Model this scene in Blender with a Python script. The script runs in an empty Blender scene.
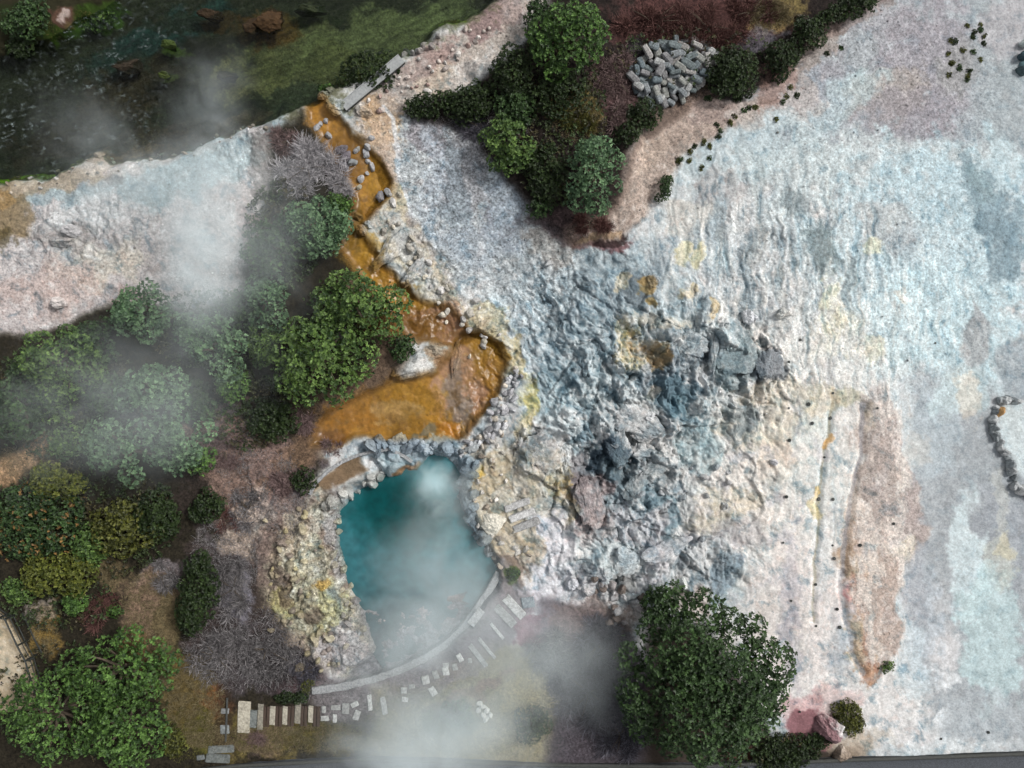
import bpy, bmesh, math, random
import numpy as np
R = math.radians
rnd = random.Random(7)
NR = np.random.RandomState(11)
sc = bpy.context.scene
COL = sc.collection
S = 0.06                                   # metres per ground unit
LENS = 28.0
H = 1024 * S / 2 / (18.0 / LENS)           # drone height

# ------------------------------------------------------------------ noise
def perlin(x, y, seed):
    r = np.random.RandomState(seed)
    perm = r.permutation(512).astype(np.int32)
    an = r.rand(512).astype(np.float32) * 6.2832
    gxv, gyv = np.cos(an), np.sin(an)
    x = np.asarray(x, np.float32); y = np.asarray(y, np.float32)
    xf, yf = np.floor(x), np.floor(y)
    xi, yi = xf.astype(np.int32), yf.astype(np.int32)
    fx, fy = x - xf, y - yf
    u = fx*fx*fx*(fx*(fx*6-15)+10); v = fy*fy*fy*(fy*(fy*6-15)+10)
    def g(i, j, dx, dy):
        h = perm[(perm[(xi+i) & 511] + yi + j) & 511]
        return gxv[h]*dx + gyv[h]*dy
    a = g(0,0,fx,fy); b = g(1,0,fx-1,fy); c = g(0,1,fx,fy-1); d = g(1,1,fx-1,fy-1)
    return ((a+(b-a)*u) + ((c+(d-c)*u) - (a+(b-a)*u))*v) * 1.5
def fbm(x, y, seed, o=4, gain=.5):
    t = 0; a = 1.; n = 0
    x = np.asarray(x, np.float32); y = np.asarray(y, np.float32)
    for k in range(o):
        c, s = math.cos(.7+k*1.1), math.sin(.7+k*1.1)
        t = t + a*perlin((x*c-y*s)*2**k+k*5.3, (x*s+y*c)*2**k, seed+k*17); n += a; a *= gain
    return t/n
def ridged(x, y, seed, o=4, gain=.55):
    t = 0; a = 1.; n = 0
    for k in range(o):
        c, s = math.cos(k*1.1), math.sin(k*1.1); t = t + a*(1-np.abs(perlin((x*c-y*s)*2**k, (x*s+y*c)*2**k, seed+k*13))*1.6); n += a; a *= gain
    return t/n
def sst(a, b, x):
    t = np.clip((x-a)/(b-a), 0, 1); return t*t*(3-2*t)
def facets(x, y, seed):
    r = np.random.RandomState(seed)
    T = r.rand(4, 64, 64).astype(np.float32); tl = (r.rand(2, 64, 64).astype(np.float32)-.5)
    xi, yi = np.floor(x).astype(np.int32), np.floor(y).astype(np.int32)
    f1 = np.full(x.shape, 9., np.float32); f2 = f1.copy(); hh = np.zeros(x.shape, np.float32)
    for i in (-1,0,1):
        for j in (-1,0,1):
            a, b = (xi+i) & 63, (yi+j) & 63
            dx = x-(xi+i+T[0,a,b]); dy = y-(yi+j+T[1,a,b]); d = np.sqrt(dx*dx+dy*dy)
            h = T[2,a,b] + (tl[0,a,b]*dx + tl[1,a,b]*dy)*1.6
            n = d < f1
            f2 = np.where(n, f1, np.minimum(f2, d)); hh = np.where(n, h, hh); f1 = np.where(n, d, f1)
    return hh, f2-f1

# ------------------------------------------------------------------ ground grid (ground units, x right, y down)
ext = np.array([2,5,10,20,40,80,160,320,640,1300,2600,5200], np.float32)
gx = np.concatenate([(-60-ext)[::-1], np.arange(-60, 1085, 1.0), 1084+ext]).astype(np.float32)
gy = np.concatenate([(-50-ext)[::-1], np.arange(-50, 819, 1.0), 818+ext]).astype(np.float32)
P, Q = np.meshgrid(gx, gy)
NX, NY = len(gx), len(gy)
DX = (fbm(P/30, Q/30, 1, 5)*9).astype(np.float32); DY = (fbm(P/30, Q/30, 2, 5)*9).astype(np.float32)
NM = np.clip(.5+.75*fbm(P/14, Q/14, 3, 4, .6), 0, 1)
NL = np.clip(.5+.75*fbm(P/70, Q/70, 4, 3), 0, 1)
NV = np.clip(.5+.8*fbm(P/7, Q/42, 5, 4, .6), 0, 1)
NH = fbm(P/3.1, Q/3.1, 6, 2)
NF = np.clip(.5+.8*fbm(P/4.5, Q/4.5, 7, 3, .7), 0, 1)
NG = np.clip(.5+.95*fbm(P/9, Q/9, 10, 4, .75), 0, 1); NE = np.clip(.5+.95*fbm(P/20, Q/20, 8, 5, .72), 0, 1); NEV = np.clip(.5+.95*fbm(P/9, Q/34, 9, 5, .72), 0, 1)
Z = np.zeros((NY, NX), np.float32)
C = np.zeros((NY, NX, 3), np.float32); C[:] = (190, 194, 198)
GR = np.full((NY, NX), .075, np.float32)           # grain strength
RK = np.zeros((NY, NX), np.float32)               # rockiness

def win(x0, y0, x1, y1, pad=14):
    return (slice(np.searchsorted(gy, y0-pad), np.searchsorted(gy, y1+pad)+1),
            slice(np.searchsorted(gx, x0-pad), np.searchsorted(gx, x1+pad)+1))
def ell(cx, cy, rx, ry=None, a=0, soft=.35, w=1.):
    ry = ry or rx; m = max(rx, ry)*(1+soft)+8
    s = win(cx-m, cy-m, cx+m, cy+m)
    x = P[s]+w*DX[s]-cx; y = Q[s]+w*DY[s]-cy
    ca, sa = math.cos(R(a)), math.sin(R(a))
    d = np.sqrt(((x*ca+y*sa)/rx)**2+((-x*sa+y*ca)/ry)**2)
    return s, 1-sst(1-soft, 1+soft, d)
def seg_d(x, y, pts, closed):
    d = np.full(x.shape, 1e9, np.float32); ins = np.zeros(x.shape, bool)
    n = len(pts)
    for i in range(n if closed else n-1):
        (ax, ay), (bx, by) = pts[i], pts[(i+1) % n]
        ex, ey = bx-ax, by-ay; L = ex*ex+ey*ey or 1e-6
        t = np.clip(((x-ax)*ex+(y-ay)*ey)/L, 0, 1)
        d = np.minimum(d, np.hypot(x-ax-t*ex, y-ay-t*ey))
        if closed:
            c = ((ay > y) != (by > y)) & (x < (bx-ax)*(y-ay)/((by-ay) if by != ay else 1e-6)+ax)
            ins ^= c
    return d, ins
def pol(pts, soft=4, w=1.):
    xs = [p[0] for p in pts]; ys = [p[1] for p in pts]
    s = win(min(xs), min(ys), max(xs), max(ys), soft+10)
    d, ins = seg_d(P[s]+w*DX[s], Q[s]+w*DY[s], pts, True)
    return s, sst(-soft, soft, np.where(ins, d, -d))
def lin(pts, wd, soft=2, w=.5):
    xs = [p[0] for p in pts]; ys = [p[1] for p in pts]
    s = win(min(xs), min(ys), max(xs), max(ys), soft+wd+10)
    d, _ = seg_d(P[s]+w*DX[s], Q[s]+w*DY[s], pts, False)
    return s, 1-sst(wd/2-soft, wd/2+soft, d)
def brk(sm, b, F=None):
    s, m = sm; F = NE if F is None else (NEV if F is NV else F)
    k = F[s]
    return s, sst(0., .75, m*(1.0+b)-b*1.25*k)*(m > 0.01)
def paint(sm, col, op=1., b=0, F=None):
    s, m = brk(sm, b, F) if b else sm
    m = (m*op)[..., None]
    C[s] = C[s]*(1-m)+np.array(col, np.float32)*m
def grain(sm, v):
    s, m = sm; GR[s] = GR[s]*(1-m)+v*m
def rock(sm, v=1.):
    s, m = sm; RK[s] = np.maximum(RK[s], m*v)
def zadd(sm, dz):
    s, m = sm; Z[s] += m*dz
SAT = [.95]
def E(cx, cy, rx, ry, a, col, op=.8, b=.6, soft=.5, F=None, w=None):
    l = sum(col)/3; col = tuple(l+(c-l)*SAT[0] for c in col)
    w = w or min(2.6, max(.8, min(rx, ry)/7))
    if min(rx, ry) < 15 and F is None:                # small stains and shade strokes break up at a finer scale
        paint(ell(cx, cy, rx*1.25, ry*1.25, a, .9, max(w, 1.8)), col, op*.78, 1., NG); return
    paint(ell(cx, cy, rx*1.06, ry*1.06, a, min(.9, soft+.3), w), col, op, b*1.0+.45, F)

# ------------------------------------------------------------------ slope base tones
nA = fbm(P/60, Q/80, 21, 4); nB = fbm(P/48, Q/60, 22, 4); nC = fbm(P/110, Q/110, 23, 3)
def tint(m, col):
    m = np.clip(m, 0, 1)[..., None]; C[:] = C*(1-m)+np.array(col, np.float32)*m
tint(sst(.0, .35, nA)*.75, (172, 190, 198)); tint(sst(.02, .35, nB)*.7, (208, 203, 202))
tint(sst(.1, .4, nC)*.5, (205, 210, 214))
tint(sst(.6, .95, NV)*.35, (140, 156, 166))
# upper right, greyer and pinker
paint(pol([(700,110),(790,60),(880,0),(900,-60),(1090,-60),(1090,190),(900,200),(760,180),(690,200)], 30), (152,157,163), .9)
E(930,70,50,60,0,(150,143,150),.75,.7,.6); E(885,95,40,25,-20,(160,150,144),.7,.7); E(905,120,45,28,0,(142,136,143),.6,.8)
E(855,60,22,20,-30,(165,182,186),.7,.6); E(960,65,18,30,0,(140,140,138),.5,.8); E(810,95,40,30,-30,(150,150,160),.5,.6)
E(835,110,60,18,-38,(172,190,196),.55,.6); E(790,100,26,30,0,(186,172,166),.6,.6); E(870,40,60,20,-35,(146,140,146),.5,.7)
paint(pol([(968,-60),(1090,-60),(1090,190),(985,170),(975,90)], 16), (156,163,168), .9); E(1010,25,30,30,0,(172,164,168),.6,.3)
E(900,165,130,30,0,(196,202,204),.7,.5); E(740,150,60,30,-30,(182,196,202),.7,.5); E(690,215,25,20,0,(196,184,172),.5,.5)
E(720,185,22,14,0,(160,148,146),.6,.9); E(800,170,60,30,0,(186,198,202),.5,.6)
# pale blue right
E(930,260,100,110,0,(176,198,208),.75,.6,.6); E(905,290,18,24,20,(196,222,232),.8,.5); E(880,330,40,60,0,(198,214,220),.5,.7)
E(960,330,60,60,0,(186,208,216),.6,.5); E(1000,200,30,60,0,(176,194,202),.6,.6)
E(985,205,13,52,-22,(118,138,148),.9,.8); E(1004,240,22,40,-10,(124,144,155),.8,.8); E(978,178,8,16,-20,(130,150,156),.7,.8)
E(823,246,13,20,-15,(104,116,118),.85,.9); E(850,282,6,20,5,(112,126,132),.8,.9); E(795,202,16,10,10,(112,122,126),.8,1.); E(775,230,8,10,0,(130,140,148),.7,1.)
E(885,225,26,22,0,(176,176,178),.6,.8); E(905,240,14,12,0,(150,160,168),.6,.9); E(810,290,8,36,0,(132,150,160),.6,1.); E(748,290,6,60,5,(120,136,146),.75,1.)
paint(pol([(976,296),(986,312),(996,325),(984,366),(970,374),(962,346),(972,320)], 3), (160,164,168), 1); paint(pol([(996,352),(1030,330),(1030,420),(1010,400),(998,372)], 4), (150,158,165), .9)
E(875,245,8,8,0,(224,216,180),.8,.5); E(832,310,8,24,0,(226,218,184),.85,.6); E(826,345,14,14,0,(224,216,186),.75,.7); E(868,352,14,12,0,(222,212,180),.7,.8); E(846,330,10,18,0,(224,218,196),.6,.6); E(900,296,5,7,0,(205,196,186),.9,.3)
# main white field
E(810,450,80,120,0,(210,210,210),.8,.35,.7); E(800,620,60,80,0,(208,202,204),.7,.4,.7); E(745,470,40,50,0,(210,206,204),.7,.5); E(760,360,26,30,0,(214,206,202),.8,.4)
E(790,405,30,30,0,(212,202,184),.7,.6); E(745,425,26,20,0,(204,200,184),.65,.7); E(775,460,16,24,0,(210,196,182),.6,.6); E(845,400,14,10,0,(190,184,150),.7,.7)
E(800,480,30,14,0,(182,200,206),.5,.7); E(812,425,20,30,0,(184,200,204),.6,.7); E(820,520,16,60,0,(196,208,216),.5,.5)
E(790,655,40,60,0,(214,208,208),.6,.4); E(870,720,60,30,0,(206,200,202),.6,.5); E(880,690,50,40,0,(212,209,209),.7,.4); E(790,590,7,55,2,(150,152,168),.6,.8); E(792,640,7,40,0,(156,154,166),.6,.9)
E(806,712,22,22,0,(190,150,154),.7,.8); E(830,705,30,12,-10,(196,160,160),.6,.7); E(842,650,14,20,20,(158,170,182),.8,.7)
# grey smooth flow down the right
paint(pol([(905,380),(930,372),(960,395),(985,382),(1000,398),(1090,400),(1090,820),(1000,745),(940,735),(925,700),(912,640),(905,540),(912,470)], 12), (156,160,165), .97)
grain(pol([(905,380),(1090,380),(1090,820),(920,740)], 15), .07)
E(935,430,25,50,0,(170,180,188),.7,.4); E(900,440,12,60,0,(190,200,206),.6,.6); E(965,395,26,24,20,(186,200,205),.85,.5); E(970,400,8,20,-15,(214,200,184),.7,.5); E(918,450,10,14,-20,(196,190,184),.6,.6)
E(1005,535,30,60,0,(146,150,158),.6,.4); E(1000,470,30,26,0,(160,166,172),.5,.4); paint(pol([(1004,404),(998,420),(1004,446),(1014,470),(1030,486),(1060,470),(1060,400)], 4), (192,200,203), .9)
E(966,560,17,60,-4,(196,208,213),.9,.5); E(992,640,30,68,-5,(178,198,202),.75,.8); E(998,560,12,22,0,(190,190,178),.6,.9); E(1000,505,5,30,-8,(182,182,178),.7,.5); E(985,575,10,14,0,(186,206,210),.7,.6)
E(946,650,11,14,10,(208,205,208),.85,.3); E(945,680,12,9,-20,(222,224,228),.9,.4); E(946,716,7,8,0,(226,228,232),.9,.3); E(938,640,14,40,0,(196,192,194),.5,.5); E(920,620,20,60,0,(176,184,194),.6,.5); E(915,580,10,60,0,(150,150,156),.6,.5); E(990,720,40,20,0,(166,172,178),.6,.5); E(912,660,14,30,0,(188,202,210),.7,.5); E(870,740,20,10,0,(180,168,150),.6,.6); E(930,745,100,5,0,(198,202,206),.6,.4,.6)
# brown mound
MND = [(858,398),(868,390),(886,392),(896,404),(898,440),(912,476),(922,498),(921,538),(902,565),(896,610),(893,648),(880,668),(868,678),(856,666),(848,646),(851,608),(841,568),(848,520),(860,472),(863,432)]
paint(pol(MND, 12, 1.8), (182,171,166), 1., .9); grain(pol(MND, 6), .16)
zadd(pol(MND, 22, 1.2), .3); E(880,420,14,30,0,(148,142,144),.7,.6); E(885,450,14,30,0,(156,140,136),.6,.7); E(910,515,10,30,0,(140,126,126),.6,.9); E(875,540,22,40,0,(168,150,142),.6,.4)
E(851,520,5,46,8,(186,160,140),.7,.6); E(846,560,8,14,0,(150,124,100),.8,.6); E(875,560,26,8,-20,(186,168,136),.6,.8); E(902,550,9,6,-30,(206,196,150),.7,.7); E(892,478,8,6,0,(186,170,136),.6,.7)
E(851,594,5,8,10,(220,120,128),.9,.4); E(853,592,12,18,15,(204,172,170),.5,.5); E(858,645,9,26,-18,(194,164,124),.8,.5); E(868,670,9,8,0,(160,110,84),.8,.5); E(868,405,7,5,0,(120,116,104),.6,.6); E(870,600,18,60,0,(182,160,144),.6,.5); E(860,620,4,40,-12,(150,100,82),.6,.6); E(866,440,3,34,0,(208,190,170),.6,.4)
E(880,520,26,130,2,(200,192,188),.8,.8,.5,NV); E(878,470,18,60,0,(150,136,132),.6,.9,.5,NV); E(885,610,12,50,0,(150,128,118),.55,.9,.5,NV)
for pts, wd, c, o in (([(833,392),(828,430),(822,470),(818,510),(814,560),(812,620)],2.6,(150,146,130),.75), ([(862,404),(861,450),(852,490),(846,530),(840,575)],3.5,(142,140,146),.7), ([(838,570),(843,610),(850,650),(862,672)],4,(150,152,160),.6)):
    paint(lin(pts, wd, 1.5, .6), c, o, .5); zadd(lin(pts, wd+3, 2.5, .6), -.12)
E(828,443,2.5,7,0,(206,150,80),.9,.3); E(818,490,4,5,0,(212,172,90),.9,.4); E(816,507,6,8,0,(206,190,130),.7,.6); E(822,400,14,14,0,(200,182,150),.6,.7)
# ------------------------------------------------------------------ central rocks
E(590,330,90,90,-30,(182,194,200),.75,.5,.6); E(565,400,44,60,0,(204,212,216),.7,.5); E(620,300,50,40,0,(170,186,194),.6,.6); E(545,300,40,60,0,(166,176,184),.6,.5)
E(610,280,40,25,-40,(136,152,162),.65,.8,.6,NV); E(580,360,30,50,20,(146,166,176),.6,.8,.6,NV); E(575,255,40,14,0,(140,150,156),.6,.8)
for x,y,rx,ry,a,c,o in (
 (690,345,34,24,0,(138,150,158),.7),(738,362,22,26,20,(104,122,128),.75),(668,370,30,24,0,(122,132,142),.8),(770,368,16,22,0,(110,116,124),.8),(744,412,13,24,15,(92,104,112),.85),
 (672,398,18,24,0,(80,102,114),.85),(684,420,14,16,0,(108,138,150),.75),(690,432,22,20,10,(110,132,144),.7),(636,440,46,36,20,(184,184,186),.8),(606,464,20,24,15,(52,66,78),.95),
 (618,500,12,40,0,(96,120,132),.85),(660,515,16,34,-25,(100,124,136),.8),(640,470,30,14,0,(110,120,126),.8),(640,545,30,40,0,(176,176,186),.8),(590,500,20,32,12,(142,124,124),.85),(578,470,7,18,15,(100,94,98),.9),
 (600,530,14,18,0,(160,142,140),.8),(612,560,30,20,0,(178,194,200),.6),(624,578,10,8,0,(110,104,100),.8),(585,580,16,16,0,(140,140,148),.7),(700,560,30,30,0,(150,160,170),.7),(725,575,18,20,0,(112,128,140),.8),
 (700,450,20,30,0,(150,178,188),.7),(715,520,20,10,0,(160,152,130),.7),(735,530,22,10,10,(146,144,152),.7),(560,480,10,14,0,(190,164,110),.85),(566,500,6,24,5,(176,150,100),.85),(538,452,24,24,0,(162,156,154),.9),
 (640,285,40,16,-35,(128,142,152),.7),(570,300,10,40,35,(120,132,140),.7),(600,330,10,50,30,(118,132,142),.75),(560,350,8,46,25,(130,144,154),.7),(625,345,8,40,15,(120,136,146),.7),(548,395,20,26,10,(140,162,172),.7),
 (640,290,14,12,20,(104,112,118),.8),(655,265,10,20,10,(140,150,158),.7),(690,270,8,40,5,(140,154,164),.7),(715,250,7,50,5,(136,152,162),.7)):
    E(x,y,rx,ry,a,c,o,.7,.55)
for x,y,rx,ry,c in ((645,284,7,6,(184,140,70)),(649,299,5,5,(198,152,72)),(621,287,5,7,(206,184,146)),(622,330,8,9,(212,182,124)),(632,350,10,16,(210,176,110)),(655,355,9,12,(160,120,66)),(645,345,10,8,(190,160,120)),(684,250,6,9,(222,206,156)),(698,254,5,12,(222,204,150)),(713,310,4,8,(214,172,104)),(687,298,6,6,(210,180,130)),(655,320,26,7,(204,190,168)),(515,362,5,22,(206,178,110)),(520,385,10,14,(206,196,150)),(532,400,5,20,(196,172,76)),(525,430,16,16,(198,182,142)),(480,486,14,18,(190,160,112)),(492,470,16,14,(176,150,112)),(470,476,8,10,(206,170,96)),(500,545,14,14,(186,160,122)),(490,540,8,10,(172,128,66)),(525,560,10,18,(200,172,124)),(476,470,4,6,(212,166,50)),(655,395,6,4,(200,190,170)),(731,500,26,10,(190,182,164)),(1004,548,5,12,(196,188,164)),(755,395,16,10,(204,190,170)),(500,530,16,10,(170,150,140))):
    E(x,y,rx,ry,0,c,.85,.55,.5)
paint(ell(495,520,16,15,0,.5), (214,210,198), .85, .4); E(548,560,24,50,6,(204,200,208),.85,.3); E(560,600,30,20,0,(200,196,204),.7,.4); E(600,610,40,16,0,(186,174,172),.6,.7); E(620,620,40,10,0,(150,128,118),.6,.9); E(690,600,16,14,0,(170,140,128),.7,.8); E(520,600,20,16,0,(150,140,150),.6,.5)
rock(ell(620,440,75,120,10,.5), 1.); rock(ell(700,370,90,60,15,.5), .85); rock(ell(580,320,80,90,0,.5), .28); rock(ell(540,450,30,30,0,.3), .8); rock(ell(640,560,100,50,0,.5), .7); rock(ell(700,470,80,90,0,.6), .4)
rock(pol([(470,440),(530,430),(560,520),(520,600),(490,580)], 10), .35); rock(ell(480,420,30,50,20,.4), .3); rock(ell(420,280,40,60,-40,.5), .3)
E(500,500,34,60,10,(176,160,136),.7,.6); E(545,480,16,30,0,(190,176,150),.5,.7); E(520,545,20,30,-10,(182,160,130),.6,.7)
# ------------------------------------------------------------------ granular grey slope under the top shrubs
GS = [(395,110),(430,120),(480,130),(520,200),(560,235),(575,262),(520,290),(450,280),(410,220),(392,160)]
paint(pol(GS, 14), (158,162,166), .9); grain(pol(GS, 12), .32); grain(ell(520,270,60,60), .24); grain(ell(880,90,110,90,0,.5), .2); grain(ell(860,260,160,140,0,.5), .16)
E(470,170,40,40,0,(138,138,144),.8,.6); E(425,140,20,20,0,(124,118,124),.7,.7); E(505,215,20,30,0,(120,122,134),.7,.6); E(500,190,16,40,-10,(150,164,176),.6,.7); E(455,200,9,60,-6,(108,120,130),.7,.7); E(430,190,9,60,0,(160,170,182),.7,.6); E(480,240,40,20,0,(150,158,168),.7,.6); E(545,232,26,12,0,(108,112,118),.7,.7); E(550,250,20,10,30,(130,120,112),.6,.7)
# path from top down to the orange water
PTH = [(485,-60),(560,-60),(548,0),(530,30),(500,62),(470,84),(440,98),(412,100),(398,112),(392,150),(402,200),(440,262),(470,305),(500,330),(512,362),(498,355),(470,335),(440,305),(405,270),(380,235),(362,215),(378,190),(368,150),(348,118),(352,105),(395,66),(425,44),(450,18)]
paint(pol(PTH, 5), (172,160,152), .95, 0); grain(pol(PTH, 5), .2)
E(480,20,18,14,-30,(120,96,96),.85,.6); E(500,5,22,14,0,(140,118,116),.7,.6); E(447,24,17,9,-38,(164,166,168),.95,.4); E(432,60,26,12,-30,(140,112,108),.8,.6); E(440,80,20,10,-30,(188,168,148),.7,.6); E(470,72,26,8,-35,(190,184,182),.7,.6); E(380,122,14,20,-20,(190,150,104),.8,.6); E(385,160,12,40,-8,(184,158,138),.8,.4); E(405,80,24,10,-40,(160,146,140),.7,.6); E(395,210,10,40,-15,(186,172,136),.7,.7); E(380,240,14,30,-30,(182,178,168),.7,.6); E(425,275,14,50,-38,(190,178,150),.7,.6); E(485,322,20,12,20,(196,176,132),.8,.5); E(505,350,10,22,-20,(206,186,142),.8,.5); E(410,250,8,40,-28,(172,176,184),.8,.5); E(385,105,10,10,0,(150,126,104),.6,.6)
paint(lin([(385,105),(392,118),(396,140),(401,180),(412,215)], 4, 1.5), (196,198,204), .75, .5)
# ------------------------------------------------------------------ river, banks
SHORE = [(-80,186),(0,180),(15,174),(42,173),(62,168),(76,161),(84,154),(96,150),(104,158),(130,158),(152,155),(182,148),(202,140),(226,131),(246,122),(264,116),(286,108),(302,101),(312,96),(322,86),(334,80),(365,74),(396,50),(418,44),(428,34),(432,26),(446,16),(466,9),(480,7),(492,-6),(512,-60)]
BANK = [(120,-60),(112,-2),(102,5),(86,14),(68,20),(58,29),(46,36),(24,45),(0,53),(-80,60)]
RIV = SHORE + BANK
paint(pol(SHORE+[(512,-80),(-90,-80),(-90,190)], 3), (34,36,28), 1); grain(pol(RIV, 4), .22)
for x,y,rx,ry,a,c,o in ((60,100,90,40,-20,(32,32,26),.8),(150,22,60,18,-20,(24,48,50),.9),(110,45,40,14,-25,(26,42,42),.8),(240,70,40,26,0,(84,78,50),.9),(300,60,60,50,0,(78,78,52),.9),(370,30,80,26,-12,(82,86,58),.95),(440,5,40,14,0,(86,92,62),.9),(280,92,40,14,-20,(26,34,30),.85),(180,10,60,8,0,(30,28,18),.8),(265,16,22,13,0,(78,50,20),.9),(246,20,22,12,0,(66,44,22),.8),(208,10,14,7,0,(56,36,18),.8),(305,4,18,6,0,(30,38,20),.8),(120,85,50,30,-20,(46,36,26),.8),(165,70,30,20,0,(40,36,26),.7),(40,130,50,20,-15,(38,32,24),.8),(140,135,40,12,-10,(52,36,22),.7),(190,120,40,12,-20,(50,38,34),.7),(130,150,40,7,-8,(78,58,38),.7),(230,118,26,8,-25,(86,66,54),.7),(190,40,30,12,0,(18,16,12),.85),(170,90,30,14,20,(14,16,14),.7),(220,100,40,8,-10,(22,24,18),.8),(255,60,30,8,0,(36,38,22),.6),(167,41,9,5,0,(58,78,20),.9),(160,71,7,4,0,(62,76,24),.8),(112,150,30,6,-8,(96,76,54),.5),(330,55,30,20,0,(62,62,36),.6)):
    E(x,y,rx,ry,a,c,o*.85,.5,.6)
zadd(pol(RIV, 13, .8), -1.7)
paint(pol([(-80,-80),(130,-80)]+BANK[1:], 3), (40,38,24), 1); E(85,13,26,6,-28,(56,84,24),.9,.5); E(45,29,14,5,-25,(58,86,20),.8,.5); E(58,12,12,7,0,(110,74,66),.8,.6); E(60,10,5,4,0,(196,180,176),.9,.4); E(20,20,26,16,0,(30,40,14),.7,.6)
paint(lin([(-60,178),(0,176),(14,173),(40,171)], 6, 2), (84,116,22), .9, .6); E(70,160,9,5,0,(76,84,34),.8,.5); E(448,14,14,5,-24,(96,118,34),.95,.3)
# ------------------------------------------------------------------ pale flats on the left
FL = [(-80,192),(0,186),(40,178),(70,170),(100,160),(150,157),(200,144),(262,120),(276,140),(270,190),(258,230),(240,290),(190,312),(110,304),(70,326),(40,345),(-80,360)]
paint(pol(FL, 5), (178,170,170), 1); grain(pol(FL, 6), .17); rock(ell(80,235,70,30,-10,.5), .35); rock(ell(240,150,30,30), .3)
E(190,170,80,24,-18,(140,158,164),.9,.4); E(60,195,50,7,-4,(132,152,160),.95,.3); E(120,185,40,10,-10,(150,160,164),.7,.4); E(40,182,60,7,-8,(142,126,102),.9,.6); E(90,165,14,8,0,(176,164,150),.7,.6); E(160,158,50,5,-12,(170,168,166),.7,.7); E(115,180,10,6,0,(108,104,106),.7,.6)
E(5,215,22,26,0,(118,100,72),.85,.5); E(6,238,8,14,0,(70,60,34),.8,.6); E(2,200,12,6,0,(150,118,74),.8,.6); E(100,262,40,24,-15,(190,180,166),.7,.4); E(50,290,50,24,-20,(180,158,152),.7,.5); E(60,236,30,10,0,(134,126,124),.8,.7); E(90,212,40,16,-10,(190,190,192),.7,.5); E(130,300,14,10,0,(130,104,98),.6,.7); E(20,320,30,16,-10,(182,172,172),.7,.4); E(240,140,16,14,-30,(166,174,178),.7,.6); E(250,235,10,20,0,(160,136,134),.7,.6); E(268,160,10,30,0,(96,92,90),.8,.6)
# ------------------------------------------------------------------ dark scrub soil
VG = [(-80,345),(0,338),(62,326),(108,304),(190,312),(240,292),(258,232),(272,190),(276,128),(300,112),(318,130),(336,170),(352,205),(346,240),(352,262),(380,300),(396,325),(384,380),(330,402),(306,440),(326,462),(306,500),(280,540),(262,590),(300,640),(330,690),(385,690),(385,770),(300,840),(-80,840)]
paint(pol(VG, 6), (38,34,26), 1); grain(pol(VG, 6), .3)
paint(pol([(-80,470),(0,462),(22,446),(46,434),(60,440),(42,458),(22,482),(-80,490)], 4), (150,122,94), .95); 
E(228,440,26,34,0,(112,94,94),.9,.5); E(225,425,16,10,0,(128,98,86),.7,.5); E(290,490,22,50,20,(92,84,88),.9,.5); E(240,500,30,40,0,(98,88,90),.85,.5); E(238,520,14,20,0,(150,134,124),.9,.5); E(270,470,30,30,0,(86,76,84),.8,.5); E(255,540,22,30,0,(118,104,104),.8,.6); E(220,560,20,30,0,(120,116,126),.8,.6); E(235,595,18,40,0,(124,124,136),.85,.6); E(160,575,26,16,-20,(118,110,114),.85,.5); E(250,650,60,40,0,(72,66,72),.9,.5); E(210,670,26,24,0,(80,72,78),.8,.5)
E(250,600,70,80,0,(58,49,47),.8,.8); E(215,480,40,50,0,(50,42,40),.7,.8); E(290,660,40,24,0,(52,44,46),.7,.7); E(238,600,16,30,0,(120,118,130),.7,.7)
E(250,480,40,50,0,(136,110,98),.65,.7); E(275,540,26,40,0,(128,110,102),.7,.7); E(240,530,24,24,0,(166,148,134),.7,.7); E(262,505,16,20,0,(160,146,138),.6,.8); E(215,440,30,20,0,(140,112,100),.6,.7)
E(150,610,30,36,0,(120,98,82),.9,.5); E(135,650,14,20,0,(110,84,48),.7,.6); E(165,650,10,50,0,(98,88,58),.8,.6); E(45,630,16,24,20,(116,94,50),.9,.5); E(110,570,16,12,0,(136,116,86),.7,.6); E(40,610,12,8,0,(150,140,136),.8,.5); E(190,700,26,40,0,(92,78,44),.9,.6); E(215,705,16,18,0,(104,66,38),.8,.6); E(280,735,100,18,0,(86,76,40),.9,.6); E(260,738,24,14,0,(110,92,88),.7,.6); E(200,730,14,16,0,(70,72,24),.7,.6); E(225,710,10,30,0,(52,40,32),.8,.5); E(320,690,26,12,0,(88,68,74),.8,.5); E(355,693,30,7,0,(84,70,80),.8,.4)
paint(lin([(300,458),(310,428),(335,404),(385,376),(396,345),(384,318),(360,290)], 30, 9, 1.), (92,76,64), .95)
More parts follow.
